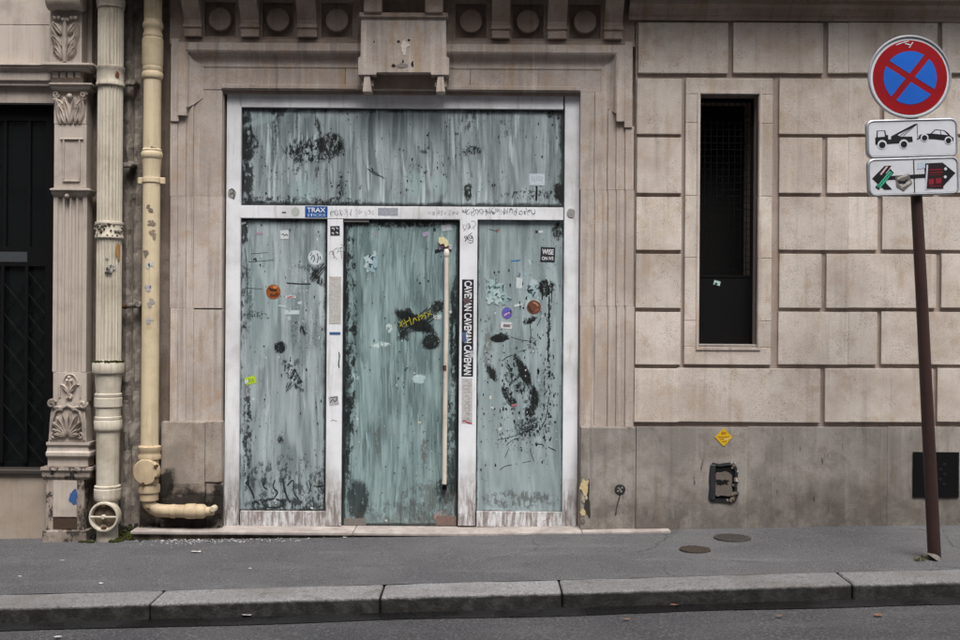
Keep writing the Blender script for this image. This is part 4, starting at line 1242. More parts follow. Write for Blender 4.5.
for a in ((309, 283, 326, 263, 8, 'left'), (276, 352, 284, 342, 7, 'left'), (286, 392, 292, 380, 5, 'left'), (291, 379, 297, 368, 4, 'left'), (294, 366, 299, 358, 4, 'left'), (247, 415, 251, 411, 3, 'left'), (281, 445, 282, 436, 3, 'left'),
          (490, 339, 510, 337, 7, 'right'), (487, 364, 496, 384, 4.5, 'right'), (502, 387, 515, 409, 6.5, 'right'), (514, 354, 521, 364, 5, 'right'), (519, 366, 531, 388, 6.5, 'right'), (534, 388, 537, 402, 6, 'right'), (538, 401, 527, 416, 5, 'right'), (556, 222, 558, 240, 7, 'right'), (526, 424, 540, 416, 3, 'right'), (520, 432, 536, 426, 4, 'right'), (506, 362, 511, 372, 3, 'right'), (515, 388, 522, 384, 4, 'right'), (523, 402, 529, 401, 2.4, 'right'), (503, 405, 507, 402, 3, 'right'),
          (467, 184, 469, 202, 6, 'top'), (317, 116, 321, 134, 2.5, 'top'), (341, 176, 342, 194, 3, 'top'), (318, 162, 316, 176, 2.5, 'top'), (366, 168, 384, 178, 2, 'top'), (558, 184, 561, 202, 6, 'top')):
    brush(*a[:5], a[5], ys_ - 0.0002, DK)
for a in ((400, 336, 443, 304, 13), (434, 312, 442, 300, 8), (398, 318, 408, 342, 7), (422, 348, 440, 338, 9), (428, 338, 434, 324, 3)):
    brush(*a, 'door', yds + 0.0004, DK)
def specks(key, y, x0, x1, y0, y1, n, mat, smin, smax):
    b = MB()
    for i in range(n):
        px, py = random.uniform(x0, x1), random.uniform(y0, y1)
        if mnoise.noise(Vector((px * 0.05, py * 0.05, n))) < -0.1: continue
        X, Z = P(px, py, y); sz = L(random.uniform(smin, smax)); a0 = random.random() * 6.28
        st = random.uniform(1, 2.6)
        b.bm.faces.new([b.bm.verts.new((X + sz * math.cos(a0 + k * 1.2566) * random.uniform(0.4, 1.1), y, Z + sz * st * math.sin(a0 + k * 1.2566) * random.uniform(0.4, 1.1))) for k in range(5)])
    tag(b.build('paint_specks', mat, panes[key]), kind='stuff')
for (key, y, x0, x1, y0, y1, n, m, a, c) in (('left', ys_, 241, 325, 225, 508, 120, DK, 0.3, 1.1), ('right', ys_, 480, 560, 270, 470, 240, DK, 0.3, 1.3), ('right', ys_, 500, 555, 340, 450, 160, DK, 0.4, 1.5), ('top', ys_, 244, 560, 112, 203, 200, DK, 0.3, 1.2), ('door', yds, 348, 455, 225, 520, 110, DK, 0.3, 1.0), ('right', ys_, 480, 560, 280, 450, 60, smat((206, 212, 210)), 0.3, 1.0), ('left', ys_, 241, 325, 225, 400, 40, smat((206, 212, 210)), 0.3, 1.0), ('door', yds, 348, 455, 225, 460, 40, smat((206, 212, 210)), 0.3, 0.9)):
    specks(key, y - 0.0012, x0, x1, y0, y1, n, m, a, c)
# black scrawls low on the left pane and across the right pane
BK = M['print']
GB = smat((34, 38, 38))
for q, wv in (([(246, 482), (250, 488), (253, 494), (254, 499)], 2.4), ([(252, 504), (256, 501), (260, 505)], 2), ([(262, 502), (270, 498.5), (280, 500), (286, 505), (277, 508), (264, 507), (262, 502)], 2), ([(266, 478), (262, 486), (268, 490)], 1.6), ([(275, 480), (272, 488), (279, 492), (274, 498)], 1.8), ([(283, 478), (284, 490), (290, 503)], 2.2), ([(287, 486), (294, 478), (293, 492), (299, 500)], 1.8), ([(309, 480), (311, 488), (308, 494)], 1.5), ([(313, 497), (313, 502)], 2), ([(316, 487), (324, 486)], 2.4),
              ([(246, 288), (262, 289)], 0.8), ([(248, 262), (274, 260)], 0.8), ([(250, 254), (268, 252.5)], 0.7), ([(286, 283), (300, 284), (311, 284)], 1.8), ([(253, 260), (256, 258), (256, 262)], 2), ([(245, 248), (248, 276), (247, 296)], 0.8)):
    ribbon('paint_scrawl', q, wv, ys_, GB, panes['left'])
for q, wv in (([(502, 361), (507, 357), (513, 355)], 0.9), ([(518, 352), (527, 349.5)], 0.7), ([(530, 322), (531, 336), (530, 341)], 1.0), ([(511, 337), (520, 340), (530, 341)], 0.8), ([(540, 282), (543, 296)], 2), ([(546, 279), (549, 292), (546, 297)], 2.2), ([(541, 288), (553, 285)], 1.8), ([(549, 290), (549, 330), (548, 362)], 1.3), ([(543, 290), (542, 300)], 1.4), ([(552, 284), (551.5, 303)], 1.2), ([(528, 322), (535, 320)], 2.2), ([(537, 326), (541, 318)], 1.0),
              ([(506, 446), (512, 440), (520, 438)], 0.9), ([(500, 470), (505, 466), (512, 465)], 0.9), ([(509, 448), (506, 455), (505, 458)], 0.8), ([(522, 463), (531, 461)], 0.7), ([(530, 450), (534, 462)], 0.8), ([(535, 444), (543, 444.5)], 1.4), ([(548, 447), (556, 451)], 1.1), ([(540, 430), (546, 420), (549, 396)], 0.9), ([(489, 229), (494, 231), (500, 229)], 0.9), ([(497, 440), (512, 437), (530, 430)], 0.9)):
    ribbon('paint_scrawl', q, wv, ys_, BK, panes['right'])

# ================================================================== LEFT SHOPFRONT
shop = thing('painted_shopfront', (P(20, 540)[0], 0.0, zg(P(20, 540)[0], 0)), 'greige painted shopfront with dark latticed window and carved pilaster beside the cream drainpipe', 'shopfront')
SX0 = -6.5
sx1 = P(90, 300)[0]
wz0, wz1 = P(20, 474)[1], P(20, 103, 0.06)[1]
wx1 = P(53.5, 300)[0]
b = MB()
b.box(SX0, sx1, 0.0, 0.4, FLZ, wz0)
b.build('wall', 'shop_wall', shop)
MB().box(SX0, P(54, 50)[0], 0.02, 0.4, P(20, 64)[1], P(20, 24)[1] - 0.0015, 0.003).build('fascia_board', 'shop', shop)
MB().box(SX0, P(54, 50)[0], 0.02, 0.4, P(20, 24)[1] + 0.0015, BTOP, 0.003).build('fascia_board', 'shop', shop)
mz = P(20, 64, -.03)[1]
mp = [(0.06, mz), (-0.06, mz), (-0.062, mz - 0.012), (-0.045, mz - 0.02), (-0.05, mz - 0.03), (-0.03, mz - 0.05), (-0.02, mz - 0.055), (-0.02, mz - 0.115), (0.0, mz - 0.125), (0.0, mz - 0.15), (0.06, mz - 0.15)]
MB().prism_x(mp[::-1], SX0, P(52, 70)[0]).build('fascia_moulding', 'shop', shop)
MB().box(SX0, P(53, 90)[0], 0.045, 0.4, wz1, mz - 0.151).build('window_lintel', 'shop', shop)
MB().box(SX0, sx1 - 0.03, 0.4, 0.45, 3.0, BTOP).build('upper_wall', 'shop_wall', shop)
# pier behind the pilaster
MB().box(P(54, 300)[0] + 0.003, sx1, 0.0, 0.4, wz0 + 0.002, BTOP, 0.003).build('pier', 'shop', shop)
# window with frame, panes, interior
yw2 = 0.14
wf = MB()
gx = lambda px: P(px, 300, yw2)[0]
gz = lambda py: P(20, py, yw2)[1]
wf.box(gx(46), wx1 + 0.01, yw2 - 0.02, yw2 + 0.03, wz0, wz1)
wf.box(SX0, gx(46), yw2 - 0.02, yw2 + 0.03, gz(121), wz1)
wf.box(SX0, gx(46), yw2 - 0.02, yw2 + 0.03, gz(266), gz(247))
wf.box(SX0, gx(46), yw2 - 0.02, yw2 + 0.03, wz0, gz(462))
win2 = wf.build('window', 'black', shop)
cols = [gx(29), gx(5), gx(-30), gx(-60), gx(-90), gx(-125)]
for xx in cols:
    MB().box(xx - 0.012, xx + 0.012, yw2 - 0.015, yw2 + 0.02, gz(247) + 0.001, gz(121) - 0.001).build('glazing_bar', 'black', win2)
    MB().box(xx - 0.012, xx + 0.012, yw2 - 0.045, yw2 - 0.025, gz(462), gz(266)).build('grille_post', 'black', win2)
MB().box(SX0, gx(46), yw2 + 0.004, yw2 + 0.009, gz(247), gz(121)).build('pane', 'glass', win2)
MB().box(SX0, gx(46), yw2 + 0.004, yw2 + 0.009, gz(462), gz(266)).build('pane', 'glass', win2)
MB().box(SX0, gx(28), yw2 - 0.022, yw2 - 0.02, gz(262), gz(252)).build('window_plate', smat((60, 64, 68)), win2)
cols2 = [gx(46)] + cols
for a, c in zip(cols2, cols2[1:]):
    hgt = abs(a - c) * 1.25
    z = gz(462)
    while z + hgt < gz(266) + 0.1:
        zt_ = min(z + hgt, gz(268))
        MB().tube([(a, yw2 - 0.035, z), (c, yw2 - 0.035, zt_)], 0.004, 6).build('lattice_bar', 'black', win2)
        MB().tube([(c, yw2 - 0.028, z), (a, yw2 - 0.028, zt_)], 0.004, 6).build('lattice_bar', 'black', win2)
        z += hgt
# room behind
rm = MB()
rm.box(SX0, wx1 + 0.2, 1.2, 1.25, wz0 - 0.1, wz1 + 0.1)
rm.box(SX0, wx1 + 0.2, 0.4, 1.2, wz1 + 0.1, wz1 + 0.15)
rm.box(SX0, wx1 + 0.2, 0.4, 1.2, wz0 - 0.15, wz0 - 0.1)
rm.box(wx1 + 0.15, wx1 + 0.2, 0.4, 1.2, wz0 - 0.1, wz1 + 0.1)
rm.build('room', 'void', shop)
# net curtain in the upper light
cb = MB(); bm = cb.bm
prev = None
xa, xb = gx(9), gx(26)
for i in range(41):
    xx = xa + (xb - xa) * i / 40
    yy = yw2 + 0.06 + 0.018 * math.sin(i * 0.9) + 0.008 * math.sin(i * 2.3)
    cur = [bm.verts.new((xx, yy, gz(247))), bm.verts.new((xx, yy, gz(119)))]
    if prev: bm.faces.new((prev[0], cur[0], cur[1], prev[1]))
    prev = cur
cb.build('net_curtain', smat((120, 128, 128)), win2, smooth=True)
sticker(40, 450, 50, 22, 0.5, (60, 74, 84), shop, name='room_display', th=0.02)
MB().box(SX0, wx1, -0.03, 0.2, wz0 - 0.0, wz0 + 0.035, 0.006).build('window_sill', smat((58, 52, 48)), shop)

# ---- pilaster
yl = -0.11
pil = MB()
def pr(a, c, t_, b_, y=yl): return RC(a, c, t_, b_, y)
r = pr(53, 86.5, 197, 372)
# fluted shaft
bm = pil.bm
nfl = 4
prof = [(r[0], 0.0), (r[0], yl), (r[0] + 0.03, yl)]
x = r[0] + 0.03
fw = (r[1] - r[0] - 0.06 - 0.012 * (nfl - 1)) / nfl
for i in range(nfl):
    for k_ in range(7):
        a = math.pi * k_ / 6
        prof.append((x + fw / 2 - fw / 2 * math.cos(a), yl + 0.002 + 0.02 * math.sin(a)))
    x += fw
    if i < nfl - 1:
        x += 0.012
prof += [(r[1] - 0.03, yl), (r[1], yl), (r[1], 0.0)]
A = [bm.verts.new((x, y, r[2])) for x, y in prof]; B = [bm.verts.new((x, y, r[3])) for x, y in prof]
for i in range(len(prof) - 1):
    bm.faces.new((A[i], A[i + 1], B[i + 1], B[i]))
bm.faces.new(A); bm.faces.new(B[::-1])
pila = pil.build('pilaster', 'shop', shop)
def pbox(name, a, c, t_, b_, y0, mat='shop', bev=0.004, y1=0.0):
    r = RC(a, c, t_, b_, y0)
    return MB().box(r[0], r[1], y0, y1, r[2], r[3], bev, 2).build(name, mat, pila)
def pmould(name, a, c, prof, mat='shop', side=0.02):
    """horizontal moulding: prof rows of (py, projection) ; mitred sides"""
    b = MB(); bm = b.bm
    rings = []
    for py, pj in prof:
        y = -pj
        r0 = P(a, py, y)[0] - max(0, pj - 0.11) * 0.6; r1 = P(c, py, y)[0] + max(0, pj - 0.11) * 0.6
        z = P((a + c) / 2, py, y)[1]
        rings.append([bm.verts.new(p) for p in ((r0, 0.0, z), (r0, y, z), (r1, y, z), (r1, 0.0, z))])
    for A, B in zip(rings, rings[1:]):
        for i in range(4):
            bm.faces.new((A[i], A[(i + 1) % 4], B[(i + 1) % 4], B[i]))
    bm.faces.new(rings[0]); bm.faces.new(rings[-1][::-1])
    return b.build(name, mat, pila)
# top bracket with volute, leaf panel, cornice block with dentils
pbox('bracket_block', 50, 82, -80, 64, -0.12)
b = MB()
for dx in (0, 1):
    pass
zr = P(65, 2, -.2)[1]
x0b, x1b = P(46, 2, -.2)[0], P(81, 2, -.2)[0]
b.lathe([(0.0, x0b), (0.075, x0b), (0.085, x0b + 0.02), (0.07, x0b + 0.06), (0.08, (x0b + x1b) / 2), (0.07, x1b - 0.06), (0.085, x1b - 0.02), (0.075, x1b), (0.0, x1b)], (0, -0.15, zr + 0.03), 'x', 24)
b.build('bracket_scroll', 'ornament', pila)
MB().box(x0b + 0.01, x1b - 0.01, -0.22, -0.1, zr + 0.06, zr + 0.6, 0.02, 2).build('bracket_neck', 'ornament', pila)
b = MB()
for i in range(6):
    X, Z = P(55 + i * 4.2, 18 + (1.8 if i in (2, 3) else 0), -.13)
    bmesh.ops.create_icosphere(b.bm, subdivisions=2, radius=0.017, matrix=__import__('mathutils').Matrix.Translation((X, -0.135, Z)))
b.build('bead_row', 'ornament', pila, smooth=True)
b = MB()
yl2 = -0.122
X, Z = P(65, 62, yl2)
for sg in (-1, 1):
    for i, (h, ln, an) in enumerate(((0.03, 0.10, 55), (0.11, 0.11, 50), (0.20, 0.11, 55), (0.02, 0.26, 72))):
        leaf(b, X + sg * 0.025, Z + h, yl2, ln, 0.065, 90 - sg * (90 - an), 0.022, 3, 0.02)
b.tube([(X, yl2 - 0.008, Z), (X, yl2 - 0.012, Z + 0.16), (X, yl2 - 0.008, Z + 0.33)], [0.014, 0.02, 0.01], 8)
b.build('acanthus_leaf', 'ornament', pila)
pmould('cornice_block', 47.5, 86, [(71, 0.13), (70, 0.15), (68.5, 0.155), (67.5, 0.175), (65.5, 0.18), (64.5, 0.195), (63, 0.195), (62.5, 0.12)])
pbox('dentil_band', 51, 83, 70.5, 83, -0.105)
for i in range(4):
    a = 52.3 + i * 7.6
    pbox('dentil', a, a + 5.4, 71.5, 77, -0.135, bev=0.003, y1=-0.1)
pmould('capital_abacus', 53, 87.5, [(91, 0.115), (89, 0.125), (88, 0.14), (85.5, 0.145), (84, 0.16), (82.8, 0.16), (82.6, 0.11)])
pbox('capital_block', 54, 86.5, 91, 124, -0.1)
b = MB()
yc = -0.102
X, Z = P(70.3, 124, yc)
for sg in (-1, 1):
    for (dx, h, ln, wd, an) in ((0.0, 0.0, 0.2, 0.07, 78), (0.035, 0.0, 0.15, 0.06, 72), (0.07, 0.0, 0.19, 0.06, 82), (0.02, 0.1, 0.12, 0.05, 45), (0.05, 0.13, 0.09, 0.05, 35)):
        leaf(b, X + sg * dx, Z + h, yc, ln, wd, 90 - sg * (90 - an), 0.022, 3, 0.03)
    spiral(b, X + sg * 0.1, Z + 0.215, yc - 0.012, 0.026, 1.4, 0.008, sg)
bmesh.ops.create_icosphere(b.bm, subdivisions=2, radius=0.022, matrix=__import__('mathutils').Matrix.Translation((X, yc - 0.015, Z + 0.2)))
b.build('capital_leaves', 'ornament', pila, smooth=True)
pbox('shaft_panel', 54, 86.5, 124.3, 188, -0.1)
# raised moulding of the panel
b = MB(); yy = -0.101
o_ = RC(63, 80.5, 136, 180, yy)
for (xa, xb, za, zb) in ((o_[0], o_[0] + 0.012, o_[2], o_[3] - 0.03), (o_[1] - 0.012, o_[1], o_[2], o_[3] - 0.03), (o_[0] - 0.02, o_[1] + 0.02, o_[3] - 0.028, o_[3] - 0.016), (o_[0] + 0.0, o_[1] - 0.0, o_[2] - 0.013, o_[2] - 0.001)):
    b.box(xa, xb, yy - 0.012, yy + 0.004, za, zb, 0.003)
b.build('panel_moulding', 'shop', pila)
pmould('shaft_ledge', 53, 87, [(197, 0.105), (195, 0.115), (193.5, 0.13), (191, 0.135), (190, 0.15), (188.6, 0.15), (188, 0.1)])
bb = MB(); X, Z = P(67, 196, -.13)
bmesh.ops.create_icosphere(bb.bm, subdivisions=2, radius=0.018, matrix=__import__('mathutils').Matrix.Translation((X, -0.13, Z)))
bb.build('ledge_bead', 'ornament', pila, smooth=True)
# niche ornament at the foot of the flutes
b = MB(); yn = -0.112
r = RC(53, 86.5, 372.3, 402, -0.108)
pbox('niche_block', 53, 86.5, 372.3, 402, -0.108)
X, Z = P(70, 384, yn)
arch = [(X - 0.075, Z - 0.1), (X - 0.075, Z - 0.005), (X - 0.05, Z - 0.005)] + [(X - 0.05 * math.cos(math.pi * i / 8), Z + 0.012 + 0.06 * math.sin(math.pi * i / 8)) for i in range(9)] + [(X + 0.05, Z - 0.005), (X + 0.075, Z - 0.005), (X + 0.075, Z - 0.1)]
b.tube([(x, yn, z) for x, z in arch], 0.007, 6)
b.build('niche_arch', 'ornament', pila)
b = MB()
X, Z = P(69.5, 398, yn)
for an, ln, dz in ((90, 0.11, 0.03), (52, 0.085, 0.035), (128, 0.085, 0.035), (250, 0.05, 0.04), (290, 0.05, 0.04)):
    leaf(b, X, Z + dz, yn, ln, 0.04, an, 0.022, 3, 0.02)
for dx, dz in ((0, 0.15), (-0.014, 0.128), (0.014, 0.128)):
    bmesh.ops.create_icosphere(b.bm, subdivisions=2, radius=0.014, matrix=__import__('mathutils').Matrix.Translation((X + dx, yn - 0.012, Z + dz)))
b.build('niche_flower', 'ornament', pila, smooth=True)
# scrolled acanthus base
pq2 = MB()
f3 = lambda px, py: P(px, py, -0.125)
pq2.prism_y([f3(48.5, 442), f3(86.5, 442), f3(86, 425), f3(85, 410), f3(84, 402), f3(52, 402), f3(51, 410), f3(49.5, 425)], -0.125, 0.0)
pq2.build('scroll_block', 'shop', pila)
b = MB(); yb2 = -0.127
X, Z = P(67.5, 441, yb2)
for sg in (-1, 1):
    for an, ln, wd in ((84, 0.17, 0.05), (66, 0.16, 0.05), (48, 0.14, 0.048), (30, 0.11, 0.042), (12, 0.085, 0.036)):
        leaf(b, X + sg * 0.006, Z + 0.035, yb2, ln, wd, 90 - sg * (90 - an), 0.026, 3, 0.035)
    spiral(b, X + sg * 0.095, Z + 0.045, yb2 - 0.006, 0.03, 1.5, 0.009, sg, math.pi / 2)
    leaf(b, X + sg * 0.03, Z + 0.225, yb2, 0.075, 0.045, 90 - sg * 70, 0.02, 2, 0.02)
    spiral(b, X + sg * 0.112, Z + 0.27, yb2 - 0.006, 0.03, 1.3, 0.014, -sg, 0.5)
    b.tube([(X + sg * 0.12, yb2, Z + 0.01), (X + sg * 0.115, yb2 - 0.006, Z + 0.13), (X + sg * 0.085, yb2 - 0.006, Z + 0.22), (X, yb2 - 0.008, Z + 0.26)], [0.012, 0.014, 0.012, 0.01], 7)
b.build('scroll_leaves', 'ornament', pila, smooth=True)
pmould('base_moulding', 49, 86.5, [(466.5, 0.125), (460, 0.125), (458, 0.13), (456, 0.15), (453, 0.15), (451, 0.135), (447, 0.13), (445, 0.145), (442.5, 0.145), (442, 0.1)])
pmould('base_ledge', 44.5, 87, [(480, 0.12), (477, 0.14), (472, 0.145), (470.5, 0.16), (467.5, 0.16), (467, 0.12)], 'peel')
pbox('pedestal', 46, 84, 480, 531, -0.12, 'peel')
r_ = RC(53, 77, 480.5, 517, -0.124)
pp = MB().box(r_[0], r_[1], -0.128, -0.119, r_[2], r_[3], 0.002).build('pedestal_panel', 'shop', pila)
blotch(73.5, 497.5, 3.6, 6.5, -0.129, (52, 86, 140), pp, 4.4, 'paint_patch', 0.001, amp=0.6)
MB().box(RC(53, 77, 517, 529, -0.124)[0], RC(53, 77, 517, 529, -0.124)[1], -0.124, -0.119, RC(53, 77, 518, 529, -.124)[2], RC(53, 77, 518, 529, -.124)[3]).build('pedestal_gap', smat((70, 56, 46)), pila)
pbox('pedestal_foot', 42, 86, 531, 560, -0.15, 'peel', 0.008)

# ================================================================== DRAINPIPES
def ring_part(name, c, prof, mat, parent, seg=32, flutes=0, fd=0.0):
    return MB().lathe(prof, c, 'z', seg, flutes, fd).build(name, mat, parent)
def zpx(px, py, y): return P(px, py, y)[1]
yc1 = -0.10
cx1 = P(109.3, 250, yc1)[0]; 
Rr = L(12.4, yc1)
Zq = lambda py: zpx(109, py, yc1)
dp = thing('drainpipe', (cx1, yc1, zg(cx1, yc1)), 'fluted cream drainpipe with mossy collars and a round cross-barred cap at its foot', 'drainpipe', 'drainpipes on the wall between shopfront and entrance')
def seg_(name, t_, b_, r_t, r_b, mat='cream', flutes=0, fd=0.0):
    z1, z0 = Zq(t_), Zq(b_)
    return ring_part(name, (cx1, yc1, 0), [(r_b * Rr, z0), (r_t * Rr, z1)], mat, dp, 168 if flutes else 36, flutes, fd)
def collar_(name, t_, b_, prof, mat='cream'):
    z1, z0 = Zq(t_), Zq(b_)
    return ring_part(name, (cx1, yc1, 0), [(r * Rr, z0 + (z1 - z0) * h) for r, h in prof], mat, dp, 36)
seg_('fluted_shaft', -100, 68, 1.0, 1.0, 'cream', 24, 0.008)
collar_('collar', -2, 9, [(1.0, 0), (1.08, 0.05), (1.06, 0.3), (1.12, 0.4), (1.12, 0.8), (1.02, 1)])
collar_('collar', 67, 87, [(1.0, 0), (1.12, 0.04), (1.12, 0.16), (1.05, 0.22), (1.07, 0.8), (1.13, 0.86), (1.13, 0.97), (1.0, 1)], 'cream')
seg_('fluted_shaft', 87, 222, 0.98, 0.98, 'cream', 24, 0.008)
mb_ = collar_('collar', 222, 239, [(1.0, 0), (1.1, 0.05), (1.1, 0.2), (1.05, 0.25), (1.06, 0.8), (1.12, 0.85), (1.12, 0.97), (1.0, 1)], 'cream')
for i in range(26):
    a = math.pi + math.pi * (i + 0.5) / 26
    X = cx1 + math.cos(a) * Rr * 1.06; Y = yc1 + math.sin(a) * Rr * 1.06
    bb = MB()
    bmesh.ops.create_icosphere(bb.bm, subdivisions=1, radius=random.uniform(0.008, 0.016), matrix=__import__('mathutils').Matrix.Translation((X, Y, Zq(random.uniform(225, 237)))))
    bb.rough(0.004, 60)
    bb.build('collar_relief', 'moss' if i % 4 == 0 else ('rust' if i % 5 == 0 else 'mortar'), mb_)
seg_('fluted_shaft', 239, 361, 0.98, 0.98, 'cream', 24, 0.008)
collar_('flange', 360, 373, [(1.22, 0), (1.26, 0.08), (1.26, 0.75), (1.2, 0.85), (0.98, 1)])
b = MB()
for i in range(220):
    a = math.pi * (0.95 + 1.1 * random.random())
    rr = Rr * random.uniform(1.0, 1.24)
    X, Y, Z = cx1 + rr * math.cos(a), yc1 + rr * math.sin(a), Zq(361.3) + random.uniform(-0.002, 0.004)
    bmesh.ops.create_icosphere(b.bm, subdivisions=1, radius=random.uniform(0.004, 0.009), matrix=__import__('mathutils').Matrix.Translation((X, Y, Z)))
tag(b.build('moss_ring', 'moss', dp), kind='stuff')
collar_('cup', 373, 394, [(0.95, 0), (1.0, 0.4), (1.06, 1)])
collar_('collar', 393, 407, [(1.0, 0), (1.08, 0.05), (1.08, 0.65), (1.03, 0.7), (1.06, 0.75), (1.06, 0.95), (1.0, 1)])
seg_('neck', 407, 417, 0.98, 0.98)
collar_('collar', 416, 431, [(0.95, 0), (1.06, 0.1), (1.09, 0.2), (1.09, 0.7), (1.04, 0.76), (1.06, 0.8), (1.04, 0.96), (0.98, 1)])
seg_('pipe', 431, 486, 0.9, 0.88)
collar_('collar', 485, 500, [(0.95, 0), (1.04, 0.1), (1.06, 0.3), (1.06, 0.75), (1.0, 0.8), (1.03, 0.86), (1.03, 0.96), (0.9, 1)])
seg_('pipe', 500, 548, 0.82, 0.85)
# access cap with cross bar
yq3 = yc1 - Rr - 0.01
X, Z = P(103.8, 517, yq3)
ra = L(15, yq3)
cap = MB().lathe([(ra * 0.9, 0.09), (ra, 0.06), (ra, 0.0), (ra * 0.96, -0.012), (ra * 0.86, -0.012), (ra * 0.82, 0.0), (ra * 0.8, 0.05), (ra * 0.01, 0.05)], (X, yq3, Z), 'y', 44).build('access_cap', 'cream', dp)
M['capplate'] = paint_mat('grimy_cap_plate', lin(104, 92, 76), lin(56, 46, 38), 0.7, lin(44, 36, 30), 0.6)
MB().lathe([(ra * 0.79, 0.049), (ra * 0.78, 0.03), (ra * 0.5, 0.024), (ra * 0.02, 0.02)], (X, yq3, Z), 'y', 40).build('cap_plate', 'capplate', cap)
MB().tube([(X - ra * 0.84, yq3 - 0.006, Z), (X, yq3 - 0.012, Z), (X + ra * 0.84, yq3 - 0.006, Z)], 0.008, 8).build('cap_bar', 'cream', cap)
MB().lathe([(0.012, -0.022), (0.018, -0.012), (0.018, 0.0)], (X, yq3, Z), 'y', 12).build('cap_bolt', 'cream', cap)
for sg in (-1, 1):
    MB().box(X - 0.018, X + 0.018, yq3 - 0.01, yq3 + 0.015, Z + sg * ra * 0.76 - 0.012, Z + sg * ra * 0.76 + 0.012, 0.004).build('cap_lug', 'rust', cap)
MB().box(X - 0.005, X + 0.005, yq3 - 0.008, yq3 + 0.01, Z + ra * 0.95, Z + ra * 1.3, 0.002).build('cap_pin', 'cream', cap)
# drips and paint losses on the pipe
def lozenge(cx, cy, rr, px, py, wp, hp, mat, parent, name='paint_loss', refpx=109):
    """thin patch wrapped on a vertical pipe"""
    if wp > 4.5:
        for i in range(7):
            lozenge(cx, cy, rr, px + random.uniform(-0.42, 0.42) * wp, py + random.uniform(-0.45, 0.45) * hp, random.uniform(1.5, 4.2), random.uniform(1.5, 4.5), mat, parent, name)
        return
    b = MB(); bm = b.bm
    X0 = P(px, py, cy - rr)[0] - cx
    Zc = P(px, py, cy - rr)[1]
    ha, hb = L(wp) / 2, L(hp) / 2
    cen = None
    pts = []
    for i in range(18):
        a = 2 * math.pi * i / 18
        k = 1 + 0.6 * mnoise.noise(Vector((math.cos(a) * 1.4 + px, math.sin(a) * 1.4, py)))
        dx = max(-rr * 0.97, min(rr * 0.97, X0 + ha * k * math.cos(a)))
        pts.append((cx + dx, cy - math.sqrt(max(0, rr * rr - dx * dx)) - 0.0015, Zc + hb * k * math.sin(a)))
    dx = max(-rr * 0.95, min(rr * 0.95, X0))
    c0 = bm.verts.new((cx + dx, cy - math.sqrt(max(0, rr * rr - dx * dx)) - 0.002, Zc))
    v = [bm.verts.new(p) for p in pts]
    for i in range(18):
        bm.faces.new((c0, v[i], v[(i + 1) % 18]))
    return b.build(name, mat, parent)
for (px, py, a, c, m) in ((109, 270, 8, 9, smat((60, 56, 52))), (111, 268, 5, 5, smat((168, 166, 160))), (107, 257, 4, 3, smat((176, 172, 164))), (116, 250, 3, 16, smat((170, 132, 84))), (116, 74, 3, 6, smat((108, 62, 40)))):
    lozenge(cx1, yc1, Rr * (1.09 if py < 90 else 1.005), px, py, a, c, m, dp)

# tan pipe
yc2 = -0.07
cx2 = P(151.0, 260, yc2)[0]
R2 = L(8.7, yc2)
Z2 = lambda py: zpx(151, py, yc2)
# this pipe leans: keep it plumb but step the axis as measured
ax2 = lambda py: P(153.0 - 3.6 * (py - 20) / 440, py, yc2)[0]
dp2 = thing('drainpipe', (ax2(500), yc2, zg(ax2(500), yc2)), 'plain tan drainpipe with ringed joints, bending at its foot towards the doorstep', 'drainpipe', 'drainpipes on the wall between shopfront and entrance')
def s2(name, t_, b_, prof, mat='tan', seg=32, flutes=0, fd=0.0):
    z1, z0 = Z2(t_), Z2(b_)
    xc = (ax2(t_) + ax2(b_)) / 2
    n = max(1, int((b_ - t_) / 60))
    b = MB().lathe([(r * R2, z0 + (z1 - z0) * h) for r, h in prof], (0, yc2, 0), 'z', seg, flutes, fd)
    xt, xb_ = ax2(t_), ax2(b_)
    for v in b.bm.verts:
        h = (v.co.z - z0) / (z1 - z0)
        v.co.x += xb_ + (xt - xb_) * h
    return b.build(name, mat, dp2)
s2('fluted_shaft', -100, 21, [(1, 0), (1, 1)], 'tan', 144, 18, 0.008)
s2('collar', 20, 39, [(1.0, 0), (1.1, 0.06), (1.12, 0.2), (1.0, 0.35), (1.02, 0.5), (1.15, 0.6), (1.18, 0.72), (1.1, 0.85), (1.05, 0.9), (1.0, 1)], 'tan')
s2('cup', 38, 68, [(1.05, 0), (1.2, 0.12), (1.2, 0.95), (1.05, 1)])
s2('collar', 67, 80, [(1.0, 0), (1.1, 0.05), (1.2, 0.2), (1.2, 0.5), (1.08, 0.62), (1.16, 0.75), (1.16, 0.95), (1.05, 1)])
s2('pipe', 80, 150, [(1, 0), (1, 1)])
s2('collar', 149, 160, [(1.0, 0), (1.14, 0.1), (1.22, 0.35), (1.22, 0.6), (1.1, 0.75), (1.14, 0.9), (1.0, 1)])
s2('cup', 158, 176, [(0.98, 0), (1.02, 0.6), (1.12, 1)])
s2('pipe', 176, 446, [(1, 0), (0.98, 1)])
cl = s2('pipe_clamp', 178, 183, [(1.0, 0), (1.09, 0.08), (1.09, 0.92), (1.0, 1)])
for sg in (-1, 1):
    X = ax2(180) + sg * R2 * 1.25
    MB().box(X - 0.02, X + 0.02, yc2 - 0.012, yc2 + 0.012, Z2(184), Z2(177.5), 0.004).build('clamp_bolt', 'tan', cl)
s2('collar', 445, 460, [(1.0, 0), (1.28, 0.08), (1.3, 0.3), (1.2, 0.4), (1.2, 0.55), (1.3, 0.65), (1.3, 0.9), (1.0, 1)], 'tan_low')
s2('pipe', 458, 500, [(1.05, 0), (1.05, 1)], 'tan_low')
yq4 = yc2 - R2 * 1.0
X, Z = P(146.3, 472, yq4)
ra = L(13.2, yq4)
